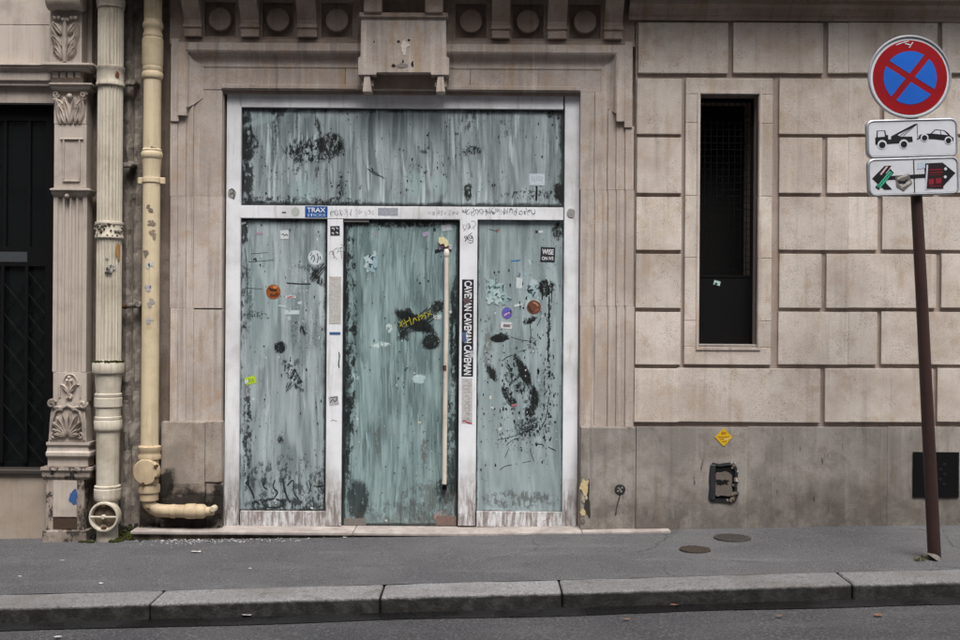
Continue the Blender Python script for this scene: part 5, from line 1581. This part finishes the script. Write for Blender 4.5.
cap2 = MB().lathe([(ra * 0.6, 0.09), (ra * 0.95, 0.05), (ra, 0.02), (ra, -0.012), (ra * 0.9, -0.024), (ra * 0.02, -0.03)], (X, yq4, Z), 'y', 40).build('access_cap', 'tan_low', dp2)
for (dx, dz) in ((0.1, -0.05), (0.095, 0.055), (-0.02, -0.105)):
    MB().lathe([(0.013, -0.034), (0.013, 0.0)], (X + dx * 0.8, yq4, Z + dz * 0.8), 'y', 8).build('cap_bolt', 'rust', cap2)
s2('collar', 484, 493, [(1.0, 0), (1.2, 0.1), (1.24, 0.6), (1.2, 0.9), (1.0, 1)], 'tan_low')
# elbow and horizontal outlet
R3 = L(6.1, yc2)
pts = []
p0 = P(148.3, 496, yc2); p1 = P(152, 508, yc2)
path_ = [(147.8, 492), (148.0, 499), (149.5, 504.5), (153, 508.3), (158, 510.3), (165, 511), (185, 511.3)]
MB().tube([(P(a, c, yc2)[0], yc2, P(a, c, yc2)[1]) for a, c in path_], [R3 * 1.12] * 3 + [R3 * 1.05] * 4, 18).build('elbow', 'tan_low', dp2)
def hpipe(name, a, c, prof):
    xa, xb = P(a, 511, yc2)[0], P(c, 511, yc2)[0]
    zc_ = (P(a, 511.3, yc2)[1] + P(c, 511.3, yc2)[1]) / 2
    return MB().lathe([(r * R3, xa + (xb - xa) * h) for r, h in prof], (0, yc2, zc_), 'x', 24).build(name, 'tan_low', dp2)
hpipe('collar', 171, 176, [(1.0, 0), (1.14, 0.1), (1.14, 0.9), (1.0, 1)])
hpipe('bell', 184.5, 206, [(1.0, 0), (1.18, 0.06), (1.25, 0.2), (1.25, 0.5), (1.1, 0.55), (1.18, 0.6), (1.16, 0.9), (0.9, 1)])
hpipe('spigot', 205, 214, [(0.75, 0), (0.7, 0.8), (0.6, 1)])
X, Z = P(212.5, 509.5, yc2 - R3)
MB().lathe([(0.018, -0.012), (0.024, -0.006), (0.024, 0.05)], (X, yc2 - R3 * 0.7, Z), 'y', 16).build('outlet_plug', smat((196, 184, 160)), dp2)
for (px, py, a, c, m) in ((150.5, 210, 8, 12, smat((120, 110, 96))), (151, 222, 7, 9, smat((134, 122, 104))), (152, 234, 6, 9, smat((142, 128, 108))), (147, 254, 5, 8, smat((132, 120, 104))), (149.5, 264, 7, 6, smat((196, 196, 196))), (149, 265.5, 4, 3, smat((40, 42, 48))), (148, 288, 5, 7, smat((176, 172, 178))), (149.5, 287, 3, 4, smat((100, 92, 110))), (150, 303, 8, 8, smat((160, 152, 148))), (149, 321, 8, 5, smat((172, 168, 172))), (152, 149, 6, 2.5, smat((110, 104, 98)))):
    lozenge(ax2(py), yc2, R2 * 1.004, px, py, a, c, m, dp2)

# rusty iron ties in the mortar between the pipes
for (a, c, py, h) in ((122.5, 137, 84.5, 6), (119, 134, 166, 7), (126, 142, 306, 5)):
    X0, Z0 = P(a, py, -0.03); X1, _ = P(c, py, -0.03)
    g_ = thing('iron_tie', (X1, 0.03, Z0), {84.5: 'rusted iron tie by the ringed collars of the tan drainpipe', 166: 'rusted knuckle of an iron tie beside the fluted drainpipe', 306: 'small rusted iron tie low between the two drainpipes'}[py], 'wall tie', 'iron ties in the mortar between the pipes')
    b = MB().tube([(X0, -0.04, Z0), ((X0 + X1) / 2, -0.035, Z0 + 0.005), (X1, -0.02, Z0 + 0.01)], [0.018, 0.022, 0.02], 10); b.rough(0.006, 40)
    b.build('arm', 'mortar', g_)
    b = MB().lathe([(0.02, -0.07), (0.026, -0.05), (0.026, 0.05)], (X1 - 0.02, 0, Z0 + 0.012), 'y', 12); b.rough(0.005, 50)
    b.build('boss', 'mortar', g_)
    b = MB().lathe([(0.018, X0 - 0.02), (0.024, X0), (0.02, X0 + 0.015)], (0, -0.04, Z0), 'x', 12)
    b.build('collar', 'rust' if py != 166 else 'plinth', g_)

# ================================================================== WALL FITTINGS
# broken junction box in the plinth
yb = -0.03
bx = thing('junction_box', (P(723, 502)[0], yb, P(723, 502)[1]), 'broken grey junction box with its cover torn away in the plinth', 'junction box')
r = RC(709, 737, 463, 502, yb)
cx_, cz_ = (r[0] + r[1]) / 2, (r[2] + r[3]) / 2
def ragged(x0, x1, z0, z1, amp, seed, n=40, rr=0.25):
    pts = []
    for i in range(n):
        a = 2 * math.pi * i / n
        c, s = math.cos(a), math.sin(a)
        k = 1 / max(abs(c), abs(s)) ; k = min(k, 1.27)
        nz = 1 + amp * mnoise.noise(Vector((c * 2.5, s * 2.5, seed)))
        pts.append(((x0 + x1) / 2 + (x1 - x0) / 2 * c * k * nz, (z0 + z1) / 2 + (z1 - z0) / 2 * s * k * nz))
    return pts
rim = ragged(r[0], r[1], r[2], r[3], 0.10, 2.0)
inn = [((x - cx_) * 0.82 + cx_, (z - cz_) * 0.86 + cz_) for x, z in rim]
b = MB(); bm = b.bm
A = [bm.verts.new((x, yb - 0.012, z)) for x, z in rim]; A2 = [bm.verts.new((x, yb + 0.02, z)) for x, z in rim]
B = [bm.verts.new((x, yb - 0.014, z)) for x, z in inn]; B2 = [bm.verts.new((x, yb + 0.0, z)) for x, z in inn]
n = len(rim)
for i in range(n):
    j = (i + 1) % n
    bm.faces.new((A[i], A[j], B[j], B[i])); bm.faces.new((A2[i], A2[j], A[j], A[i])); bm.faces.new((B[i], B[j], B2[j], B2[i]))
b.build('rim', 'darkbox', bx)
MB().prism_y(inn, yb - 0.003, yb + 0.015).build('back', 'void', bx)
r2 = RC(710.5, 715.5, 465, 500, yb - 0.02); MB().box(r2[0], r2[1], yb - 0.022, yb - 0.002, r2[2], r2[3], 0.004).build('cover_edge', 'darkbox', bx)
r2 = RC(715.8, 732, 472.5, 496, yb - 0.02)
b = MB().prism_y(ragged(r2[0], r2[1], r2[2], r2[3], 0.12, 5.0), yb - 0.018, yb - 0.004); b.build('broken_cover', smat((104, 96, 90)), bx)
b = MB().prism_y(ragged(*RC(716.5, 727, 479.5, 485, yb - .02), 0.9, 8.0), yb - 0.0195, yb - 0.0185); b.build('cover_hole', 'void', bx)
for i in range(16):
    px = random.uniform(731, 737.5) if i < 11 else random.uniform(724, 737); py = random.uniform(464, 501) if i < 11 else random.choice((463.5, 500.5))
    X, Z = P(px, py, yb)
    b = MB(); bmesh.ops.create_icosphere(b.bm, subdivisions=2, radius=random.uniform(0.008, 0.02))
    for v in b.bm.verts: v.co = v.co * (1 + 0.5 * mnoise.noise(v.co * 60 + Vector((i, 0, 0)))) + Vector((X, yb - 0.006, Z))
    b.build('mortar_lump', ('soot', 'party', 'soot', 'plinth')[i % 4], bx)
# yellow diamond label
yd2 = yb - 0.001
X, Z = P(723.8, 437.2, yd2)
dm = thing('warning_label', (X, yd2, Z - L(9)), 'worn yellow diamond label above the broken junction box', 'label')
hw = L(9.0)
dmb = MB().prism_y([(X - hw, Z), (X - 0.1 * hw, Z - 0.95 * hw), (X + 0.08 * hw, Z - hw), (X + hw * 0.97, Z + 0.03 * hw), (X, Z + hw)], yd2 - 0.003, yd2).build('plate', smat((206, 166, 28)), dm)
text('lettering', 'gaz', 723.8, 433.6, 5, 2.6, yd2 - 0.0035, smat((120, 44, 24)), dmb, fat=0.01)
for (a, c, py, wv) in ((718, 729, 437.2, 0.8), (720, 728, 439, 0.7), (722, 726.5, 441.5, 0.8)):
    ribbon('print_line', [(a, py), ((a + c) / 2, py + 0.2), (c, py)], wv, yd2 - 0.0035, smat((120, 72, 24)), dmb)
ribbon('scuff', [(724, 439.6), (728, 438.6), (730.5, 438)], 1.0, yd2 - 0.004, smat((220, 206, 160)), dmb)
blotch(737, 434, 3, 1.2, yd2, (166, 156, 150), dm, 3.3, 'paper_scrap', 0.001)
# round valve plug with a rust run
yv = -0.045
X, Z = P(620, 489.5, yv)
vv = thing('wall_plug', (X, yv, Z - 0.04), 'small round iron plug in the plinth slab right of the entrance', 'plug')
MB().lathe([(0.036, -0.006), (0.04, -0.003), (0.04, 0.01)], (X, yv, Z), 'y', 24).build('cap', 'darkbox', vv)
for dx, dz in ((-0.012, 0.01), (0.014, 0.014), (0.008, -0.014), (-0.016, -0.012), (0.0, 0.0)):
    MB().box(X + dx - 0.006, X + dx + 0.006, yv - 0.01, yv - 0.005, Z + dz - 0.006, Z + dz + 0.006, 0.001).build('boss', 'mortar', vv)
ribbon('rust_run', [(620, 495), (618.5, 501), (616.5, 508), (615.5, 516)], 1.8, yv - 0.001, smat((66, 58, 52)), vv)
# broken corner filler by the entrance
fl = thing('filler_patch', (P(585, 527)[0], -0.02, 0.0), 'crumbled cream filler patch on the corner right of the glass entrance', 'plaster')
for i, (px, py, rx, ry, m) in enumerate(((585, 487, 4.6, 6.5, (196, 178, 136)), (582.5, 513, 2.6, 3.4, (186, 170, 132)), (587.5, 502, 3.2, 16, (58, 52, 48)), (583.5, 499, 2, 3, (168, 158, 140)), (586, 498, 1.4, 2.2, (190, 180, 160)), (583, 521, 2.2, 2.4, (112, 104, 94)))):
    blotch(px, py, rx, ry, -0.0475, m, fl, i * 1.7, 'filler_lump', 0.004 if i != 2 else 0.001, amp=0.7)
# vent plate with holes
yv2 = -0.03
r = RC(912.5, 958.5, 452, 497, yv2)
vt = thing('vent_plate', ((r[0] + r[1]) / 2, yv2, r[2]), 'square black vent plate low in the plinth behind the sign post', 'vent')
vp = MB().box(r[0], r[1], yv2 - 0.012, yv2, r[2], r[3], 0.004, 2).build('plate', 'black', vt)
cxv, czv = (r[0] + r[1]) / 2, (r[2] + r[3]) / 2
for i in range(5):
    for j in range(5):
        if (i + j) % 2 == 0:
            X, Z = cxv + (i - 2) * 0.03, czv + (j - 2) * 0.036
            MB().lathe([(0.011, -0.0145), (0.014, -0.0125), (0.014, 0)], (X, yv2, Z), 'y', 10).build('vent_boss', 'void', vp)

# ================================================================== MANHOLE COVERS
def ground_pt(px, py, ):
    u, v = px - 480.0, 320.0 - py
    c, s = math.cos(ROLL), math.sin(ROLL)
    dx, dz = (u * c - v * s) / FPX, (u * s + v * c) / FPX
    # CAMZ + t dz = zg(t dx, t - DIST)
    t_ = (CAMZ - (-0.011 - 0.010 * DIST)) / (0.0225 * dx + 0.010 - dz)
    x, y = t_ * dx, t_ - DIST
    return x, y, zg(x, y)
def manhole(px, py, rpx, label, mat):
    x, y, z = ground_pt(px, py)
    r = rpx * (DIST + y) / FPX
    o = thing('manhole_cover', (x, y, z), label, 'manhole cover', 'covers in the pavement')
    z += 0.006
    MB().lathe([(r, -0.02), (r, 0.002), (r * 0.97, 0.003), (r * 0.01, 0.003)], (x, y, z), 'z', 40).build('rim', mat, o)
    k = int(r / 0.022)
    b = MB()
    for i in range(-k, k + 1):
        for j in range(-k, k + 1):
            X, Y = i * 0.022, j * 0.022
            if X * X + Y * Y < (r * 0.9) ** 2 and (i + j) % 2:
                b.box(x + X - 0.007, x + X + 0.007, y + Y - 0.007, y + Y + 0.007, z + 0.0028, z + 0.006)
    tag(b.build('tread', mat, o), kind='stuff')
    for v in o.children:
        pass
M['iron'] = flat_mat('cast_iron', lin(62, 58, 56), 0.55, 0.5, 40, 0.5)
M['iron2'] = flat_mat('brown_cast_iron', lin(60, 51, 45), 0.6, 0.5, 40, 0.5)
manhole(732.5, 538.5, 18.5, 'larger round grey iron cover set in the pavement near the wall', 'iron')
manhole(695, 550, 15.5, 'smaller round brown iron cover set in the asphalt pavement', 'iron2')

# ================================================================== ROAD SIGN
gx_, gy_, gz_ = ground_pt(935.5, 559)
sign = thing('no_stopping_sign', (gx_, gy_, gz_), 'leaning brown post carrying a red and blue no-stopping disc and two white plates', 'road sign')
yS = gy_
def S(px, py, dy=0.0): return P(px, py, yS + dy)
tx, tz = S(908, 36)
pole = MB().tube([(gx_, gy_, gz_ - 0.1), (gx_ + (tx - gx_) * 0.5, gy_, gz_ + (tz - gz_) * 0.5), (tx, gy_, tz)], [0.041, 0.037, 0.034], 20).build('pole', 'brown', sign)
lk = MB().tube([(gx_ - 0.01, gy_, gz_), (gx_ + 0.004, gy_, gz_ + 0.02)], [0.07, 0.045], 16); lk.rough(0.012, 30); lk.build('mortar_foot', 'plinth', sign)
yF = -0.06
def disc(name, px, py, rpx, dy0, dy1, mat, parent, n=56):
    X, Z = S(px, py, dy0)
    r = rpx * (DIST + yS + dy0) / FPX
    return MB().prism_y([(X + r * math.cos(2 * math.pi * i / n), Z + r * math.sin(2 * math.pi * i / n)) for i in range(n)], yS + dy0, yS + dy1).build(name, mat, parent)
X, Z = S(909.3, 77, yF)
rr = 41.7 * (DIST + yS + yF) / FPX
ds = MB().lathe([(rr * 0.9, 0.02), (rr * 0.985, 0.012), (rr, 0.0), (rr, -0.01), (rr * 0.985, -0.014), (rr * 0.955, -0.014), (rr * 0.945, -0.004), (rr * 0.01, -0.004)], (X, yS + yF, Z), 'y', 72).build('sign_disc', 'alu', sign)
disc('white_border', 909.8, 77.3, 39.3, yF - 0.006, yF - 0.0042, M['signwhite'], ds)
disc('red_field', 910, 77.4, 37.2, yF - 0.0078, yF - 0.0062, M['signred'], ds)
# four blue sectors left by the red cross
Xc, Zc = S(910.2, 77.6, yF - 0.009)
pxs = (DIST + yS + yF) / FPX
rb = 26.6 * pxs
a1, a2 = R_(-32), R_(52)
hwid = 3.1 * pxs
def clip(poly, nx, nz, d):
    out = []
    for i in range(len(poly)):
        p, q = poly[i], poly[(i + 1) % len(poly)]
        dp_, dq = p[0] * nx + p[1] * nz - d, q[0] * nx + q[1] * nz - d
        if dp_ >= 0: out.append(p)
        if (dp_ >= 0) != (dq >= 0):
            t_ = dp_ / (dp_ - dq); out.append((p[0] + (q[0] - p[0]) * t_, p[1] + (q[1] - p[1]) * t_))
    return out
circ = [(rb * math.cos(2 * math.pi * i / 72), rb * math.sin(2 * math.pi * i / 72)) for i in range(72)]
for s1_ in (-1, 1):
    for s2_ in (-1, 1):
        poly = clip(circ, -math.sin(a1) * s1_, math.cos(a1) * s1_, hwid)
        poly = clip(poly, -math.sin(a2) * s2_, math.cos(a2) * s2_, hwid)
        if len(poly) > 2:
            MB().prism_y([(Xc + p[0], Zc + p[1]) for p in poly], yS + yF - 0.0094, yS + yF - 0.008).build('blue_sector', 'signblue', ds)
for q in ([(896, 45), (902, 42.5), (909, 41)], [(905, 43.5), (912, 45), (909, 47.5)], [(913, 42), (910, 46)]):
    ribbon('scratch', q, 1.3, yS + yF - 0.0098, M['signwhite'], ds)

def plate(cx_px, cy_px, wp, hp, rot, name):
    dy = yF
    k = (DIST + yS + dy) / FPX
    X, Z = S(cx_px, cy_px, dy)
    def rrect(w_, h_, r_, n=6):
        pts = []
        for (sx, sy, a0) in ((1, 1, 0), (-1, 1, 90), (-1, -1, 180), (1, -1, 270)):
            for i in range(n + 1):
                a = R_(a0 + 90 * i / n)
                pts.append((sx * (w_ / 2 - r_) + r_ * math.cos(a), sy * (h_ / 2 - r_) + r_ * math.sin(a)))
        return pts
    c, s = math.cos(R_(rot)), math.sin(R_(rot))
    T = lambda p: (X + (p[0] * c - p[1] * s) * k, Z + (p[0] * s + p[1] * c) * k)
    outer = [T(p) for p in rrect(wp, hp, 7)]; mid = [T(p) for p in rrect(wp - 2.4, hp - 2.4, 6)]; inner = [T(p) for p in rrect(wp - 4.2, hp - 4.2, 5.2)]
    b = MB(); bm = b.bm
    y0 = yS + dy
    rings = [[bm.verts.new((x, y, z)) for x, z in q] for q, y in ((outer, y0 + 0.02), (outer, y0 - 0.006), (mid, y0 - 0.012), (inner, y0 - 0.004))]
    n = len(outer)
    for A, B in zip(rings, rings[1:]):
        for i in range(n):
            bm.faces.new((A[i], A[(i + 1) % n], B[(i + 1) % n], B[i]))
    bm.faces.new(rings[0][::-1]); bm.faces.new(rings[-1])
    o = b.build(name, 'alu', sign)
    MB().prism_y([T(p) for p in rrect(wp - 4.6, hp - 4.6, 5)], y0 - 0.0065, y0 - 0.0045).build('plate_face', 'signwhite', o)
    def shape(nm, pts, mat='print', lift=0.0015):
        return MB().prism_y([T(p) for p in pts], y0 - 0.0065 - lift, y0 - 0.0063 - lift + 0.0012).build(nm, mat, o)
    return o, shape
po, sh = plate(911.8, 138.3, 91, 38.5, 1.9, 'tow_plate')
# picture of a tow truck lifting a car; local pixel units about the plate centre (x right, y up)
def cir(cx, cy, r, n=24): return [(cx + r * math.cos(2 * math.pi * i / n), cy + r * math.sin(2 * math.pi * i / n)) for i in range(n)]
sh('truck_body', [(-37, -5.5), (-37, 1.6), (-35.8, 1.8), (-35.2, 8.4), (-26.8, 8.6), (-26, 3.8), (-24, 3.8), (-24, -0.6), (-21.2, -0.6), (-21.2, 2.2), (-18.5, 3.8), (-15, 3.6), (-11.5, 2), (0, 1.6), (0.4, -3.6), (-10, -4.2), (-14, -4.8), (-24, -5.2), (-35, -5.6)])
sh('truck_window', [(-34.6, 1.9), (-34.2, 7.6), (-28, 7.8), (-27.4, 2.2)], 'signwhite', 0.0024)
for cx in (-30.2, -8.6):
    sh('wheel_arch', cir(cx, -5.6, 4.6), 'signwhite', 0.0024); sh('wheel', cir(cx, -6, 3.2), 'print', 0.0034)
sh('crane_arm', [(-18, 4), (-15.5, 3.4), (5.2, 13.4), (5.4, 14.4), (2.6, 14.2)])
sh('crane_stay', [(-12, 3.0), (-11.3, 2.8), (4, 13.4), (3.4, 13.6)])
sh('crane_stay', [(-9, 2.6), (-8.4, 2.4), (5, 13.8), (4.4, 13.8)])
sh('tow_line', [(5.0, 14.2), (5.5, 14.2), (5.7, -0.6), (5.2, -0.6)])
sh('tow_hook', [(4.6, -0.6), (8, 0.4), (8, -0.4), (5, -1.6)])
sh('car_body', [(6.6, -0.4), (6.8, 2.4), (9, 3.6), (14, 4.2), (18.5, 4.2), (22.5, 7.8), (24, 8.2), (32, 7.2), (35.5, 4.8), (38.5, 1.2), (41.3, -0.6), (41, -4.0), (36, -3.6), (24, -1.8), (12, -0.8)])
sh('car_window', [(19.8, 4.1), (23.4, 7.2), (27.8, 6.8), (28, 3.0)], 'signwhite', 0.0024)
sh('car_window', [(28.6, 6.7), (31.6, 6.3), (35.6, 2.2), (28.8, 3.0)], 'signwhite', 0.0024)
for cx, cy in ((12.2, 0.0), (36, -3.4)):
    sh('wheel_arch', cir(cx, cy + 0.2, 3.9), 'signwhite', 0.0024); sh('wheel', cir(cx, cy, 2.7), 'print', 0.0034)
po2, sh2 = plate(913, 176.4, 91, 38, 2.2, 'arrow_plate')
sh2('arrow_shaft', [(-26, -3.0), (14, -1.8), (14, 2.2), (-26, 1.0)], 'print', 0.0012)
sh2('divider', [(0.2, -16.4), (1.2, -16.4), (1.2, 16.4), (0.2, 16.4)])
sh2('arrow_head', [(11, 12.6), (29.4, 12.8), (42, 2.0), (29, -11.4), (12, -13)])
sh2('arrow_head', [(-41.5, -1.0), (-28.5, 11.4), (-21.5, 11.4), (-27.5, 4.0), (-27.5, -6.0), (-21.5, -12.6), (-29.5, -12.6)])
g1 = sh2('sticker', [(-38.5, -9.5), (-35, -12.2), (-19.6, 4.2), (-23, 8.2)], 'print', 0.003)
sh2('sticker_band', [(-37, -9), (-34.2, -11), (-21, 3.6), (-23.8, 6.2)], smat((56, 176, 140)), 0.0042)
for i in range(9):
    f_ = i / 9
    x, y = -35.8 + 13.2 * f_, -9.2 + 14 * f_
    sh2('sticker_letter', [(x, y + 0.5), (x + 0.6, y - 0.9), (x + 1.2, y - 0.4), (x + 0.9, y + 1.2)], 'print', 0.0052)
sh2('sticker_flash', [(-33.4, 3.2), (-32, 2.2), (-25.2, 10.4), (-27, 10.8)], smat((196, 170, 170)), 0.003)
sh2('sticker', [(-18.5, 0.0), (-13, 1.6), (-6, 1.2), (-5, 3.4), (-3, -3.0), (-1.5, -7), (-7, -11.5), (-10.2, -14.6), (-17.5, -9.8), (-17.6, -5)], smat((104, 100, 98)), 0.003)
for q in ([(-16, -3), (-12, -1), (-6, 0.5), (-6.5, 3), (-16, -1)], [(-13, -12), (-8, -9), (-2.6, -6.6), (-4, -4), (-12, -9)], [(-15.5, -8), (-12, -10.5), (-11, -7)]):
    sh2('sticker_patch', q, smat((176, 172, 168)), 0.0042)
sh2('sticker_patch', [(-16.5, -3.5), (-10, -4.5), (-5, -1.5), (-9, -7.5), (-14, -7)], 'print', 0.0046)
sh2('sticker', [(4, 7), (12, 8), (12, 14.2), (4.5, 13.2)], smat((176, 190, 206)), 0.002)
sh2('sticker', [(11, -13.8), (28.5, -12.2), (27, 9), (13.4, 11.2)], smat((196, 200, 212)), 0.002)
rd = sh2('sticker', [(12.6, -12.6), (29.4, -13), (29.8, 10.6), (15.2, 11.6)], smat((34, 16, 22)), 0.0032)
for (x0_, x1_, y0_, y1_) in ((16, 28.5, 5.2, 6.4), (15.5, 29, 2.6, 3.6), (15, 28, 0.6, 1.2), (15, 20, -9, -3), (22, 27.5, -8, -2.6), (16, 27, -11, -10)):
    sh2('sticker_print', [(x0_, y0_), (x1_, y0_ + 0.2), (x1_, y1_), (x0_, y1_ - 0.2)], smat((134, 24, 40)), 0.0044)
for x_, y_ in ((32.2, 6.4), (31.6, -1.6)):
    sh2('sticker_patch', cir(x_, y_, 1.5, 10), 'signwhite', 0.0032)
# clamps behind the plates
for py in (60, 128, 148, 168, 186):
    X, Z = S(935.5 - 27.5 * (559 - py) / 523, py)
    MB().lathe([(0.045, -0.012), (0.045, 0.012)], (X, yS, Z), 'z', 20).build('clamp', 'alu', sign)
    MB().box(X - 0.03, X + 0.03, yS + yF + 0.018, yS - 0.03, Z - 0.012, Z + 0.012).build('clamp_block', 'alu', sign)

# ================================================================== SMALL LIFE ON THE GROUND
random.seed(5)
M['grass'] = flat_mat('dry_grass', lin(86, 92, 46), 0.8, 0.5, 40)
wx, wy, wz = ground_pt(919, 561)
wd = thing('weed', (wx, wy, wz), 'small tuft of weeds at the foot of the sign post', 'weed')
for i in range(14):
    b = MB()
    a = random.uniform(0, 2 * math.pi); ln = random.uniform(0.02, 0.055); sp = random.uniform(0.01, 0.06)
    x0, y0 = wx + random.uniform(-0.03, 0.03), wy + random.uniform(-0.02, 0.02)
    b.tube([(x0, y0, wz), (x0 + sp * 0.4 * math.cos(a), y0 + sp * 0.4 * math.sin(a), wz + ln * 0.7), (x0 + sp * math.cos(a), y0 + sp * math.sin(a), wz + ln)], [0.003, 0.0025, 0.0006], 4)
    b.build('blade', 'grass', wd)

def scatter(name, label, cat, n, pick, mat, size, kind='stuff'):
    b = MB(); bm = b.bm
    for i in range(n):
        x, y = pick()
        z = zg(x, y) + 0.006
        s = random.uniform(*size)
        k = random.randint(4, 6)
        a0 = random.uniform(0, 6.28)
        top = [bm.verts.new((x + s * random.uniform(0.5, 1) * math.cos(a0 + 6.283 * j / k), y + s * random.uniform(0.5, 1) * math.sin(a0 + 6.283 * j / k), z + random.uniform(0, s * 0.4))) for j in range(k)]
        c = bm.verts.new((x, y, z + s * 0.5))
        for j in range(k):
            bm.faces.new((top[j], top[(j + 1) % k], c))
    return tag(b.build(name, mat), label, cat, kind=kind)
def near_step():
    px = random.triangular(120, 330, 190)
    x = P(px, 540, -.2)[0]
    return x, -0.155 - abs(random.gauss(0, 0.07))
scatter('paint_flakes', 'white paint flakes scattered in front of the doorstep', 'flakes', 260, near_step, smat((206, 206, 208)), (0.002, 0.009))
# flakes caught on the broken masonry by the pipe foot
# moss at the foot of the pipes
def mossy():
    px = random.uniform(88, 178)
    x = P(px, 535)[0]
    return x, random.uniform(-0.2, 0.03) * (1 if px < 130 else 0.6)
b = MB()
for i in range(900):
    x, y = mossy()
    if mnoise.noise(Vector((x * 6, y * 6, 0))) < -0.05: continue
    z = zg(x, y) + 0.006 + max(0, 0.05 + y * 0.5) * random.random() * 1.2
    bmesh.ops.create_icosphere(b.bm, subdivisions=1, radius=random.uniform(0.005, 0.016), matrix=__import__('mathutils').Matrix.Translation((x, y, z)))
tag(b.build('moss', 'moss'), 'dark green moss and dirt round the feet of the drainpipes', 'moss', kind='stuff')
M['soil'] = flat_mat('dirt', lin(44, 40, 35), 0.95, 0.5, 30)
b = MB()
for i in range(900):
    px = random.uniform(88, 222)
    x = P(px, 535)[0]
    y = 0.04 - abs(random.gauss(0, 0.06))
    z = zg(x, y) + random.random() * max(0, 0.06 + y * 0.7) + 0.003
    bmesh.ops.create_icosphere(b.bm, subdivisions=1, radius=random.uniform(0.006, 0.018), matrix=__import__('mathutils').Matrix.Translation((x, y, z)))
tag(b.build('dirt', 'soil'), 'dark crumbled dirt along the wall behind the drainpipes', 'dirt', kind='stuff')

def litter(px, py, s, rgb, label, cat, road=False, name='litter'):
    x, y, z = ground_pt(px, py)
    if road:
        y -= 0.0; z = zg(x, y) - KH + 0.014
        # re-project on the lower road surface
        u, v = px - 480.0, 320.0 - py
        c_, s_ = math.cos(ROLL), math.sin(ROLL)
        dx, dz = (u * c_ - v * s_) / FPX, (u * s_ + v * c_) / FPX
        t_ = (CAMZ + KH - 0.012 - (-0.011 - 0.010 * DIST)) / (0.0225 * dx + 0.010 - dz)
        x, y = t_ * dx, t_ - DIST
        z = zg(x, y) - KH + 0.014
    b = MB(); bm = b.bm
    n = 9
    top = [bm.verts.new((x + s * (1 + 0.5 * mnoise.noise(Vector((i * 1.3, px, 0)))) * 1.3 * math.cos(2 * math.pi * i / n), y + 0.8 * s * math.sin(2 * math.pi * i / n), z + 0.004 + s * 0.25 * random.random())) for i in range(n)]
    c0 = bm.verts.new((x, y, z + s * 0.25))
    for i in range(n): bm.faces.new((top[i], top[(i + 1) % n], c0))
    for o_ in [b.build(name, smat(rgb, 0.7))]:
        tag(o_, label, cat, 'scraps lying in the street')
for (px, py, s, lab) in ((196, 552.5, 0.026, 'largest white paper scrap on the pavement, before the foot of the tan drainpipe'),
                         (101, 584, 0.014, 'white paper scrap on the pavement close behind the kerb stones'),
                         (62, 561, 0.012, 'tiny white paper speck on the open asphalt before the shopfront'), (20, 577, 0.010, 'tiny white paper speck on the open asphalt before the shopfront'),
                         (250, 569, 0.010, 'tiny white paper speck on the asphalt midway between doorstep and kerb'),
                         (298, 541.5, 0.016, 'white paper scrap lying against the front of the doorstep'), (345, 538, 0.014, 'white paper scrap lying against the front of the doorstep')):
    litter(px, py, s, (196, 194, 192), lab, 'paper scrap', name='paper_scrap')
for (px, py, s) in ((247, 616, 0.024), (147, 617, 0.02), (58, 638, 0.018), (122, 619, 0.016)):
    litter(px, py, s, (188, 186, 182), 'small white paper scrap lying on the road by the gutter', 'paper scrap', True, name='paper_scrap')
for (px, py, s) in ((675, 606, 0.02), (779, 617, 0.018), (878, 616, 0.02), (627, 620, 0.014), (553, 604.5, 0.018)):
    litter(px, py, s, (118, 84, 58), 'dry brown leaf lying on the road by the kerb', 'leaf', True, name='dry_leaf')
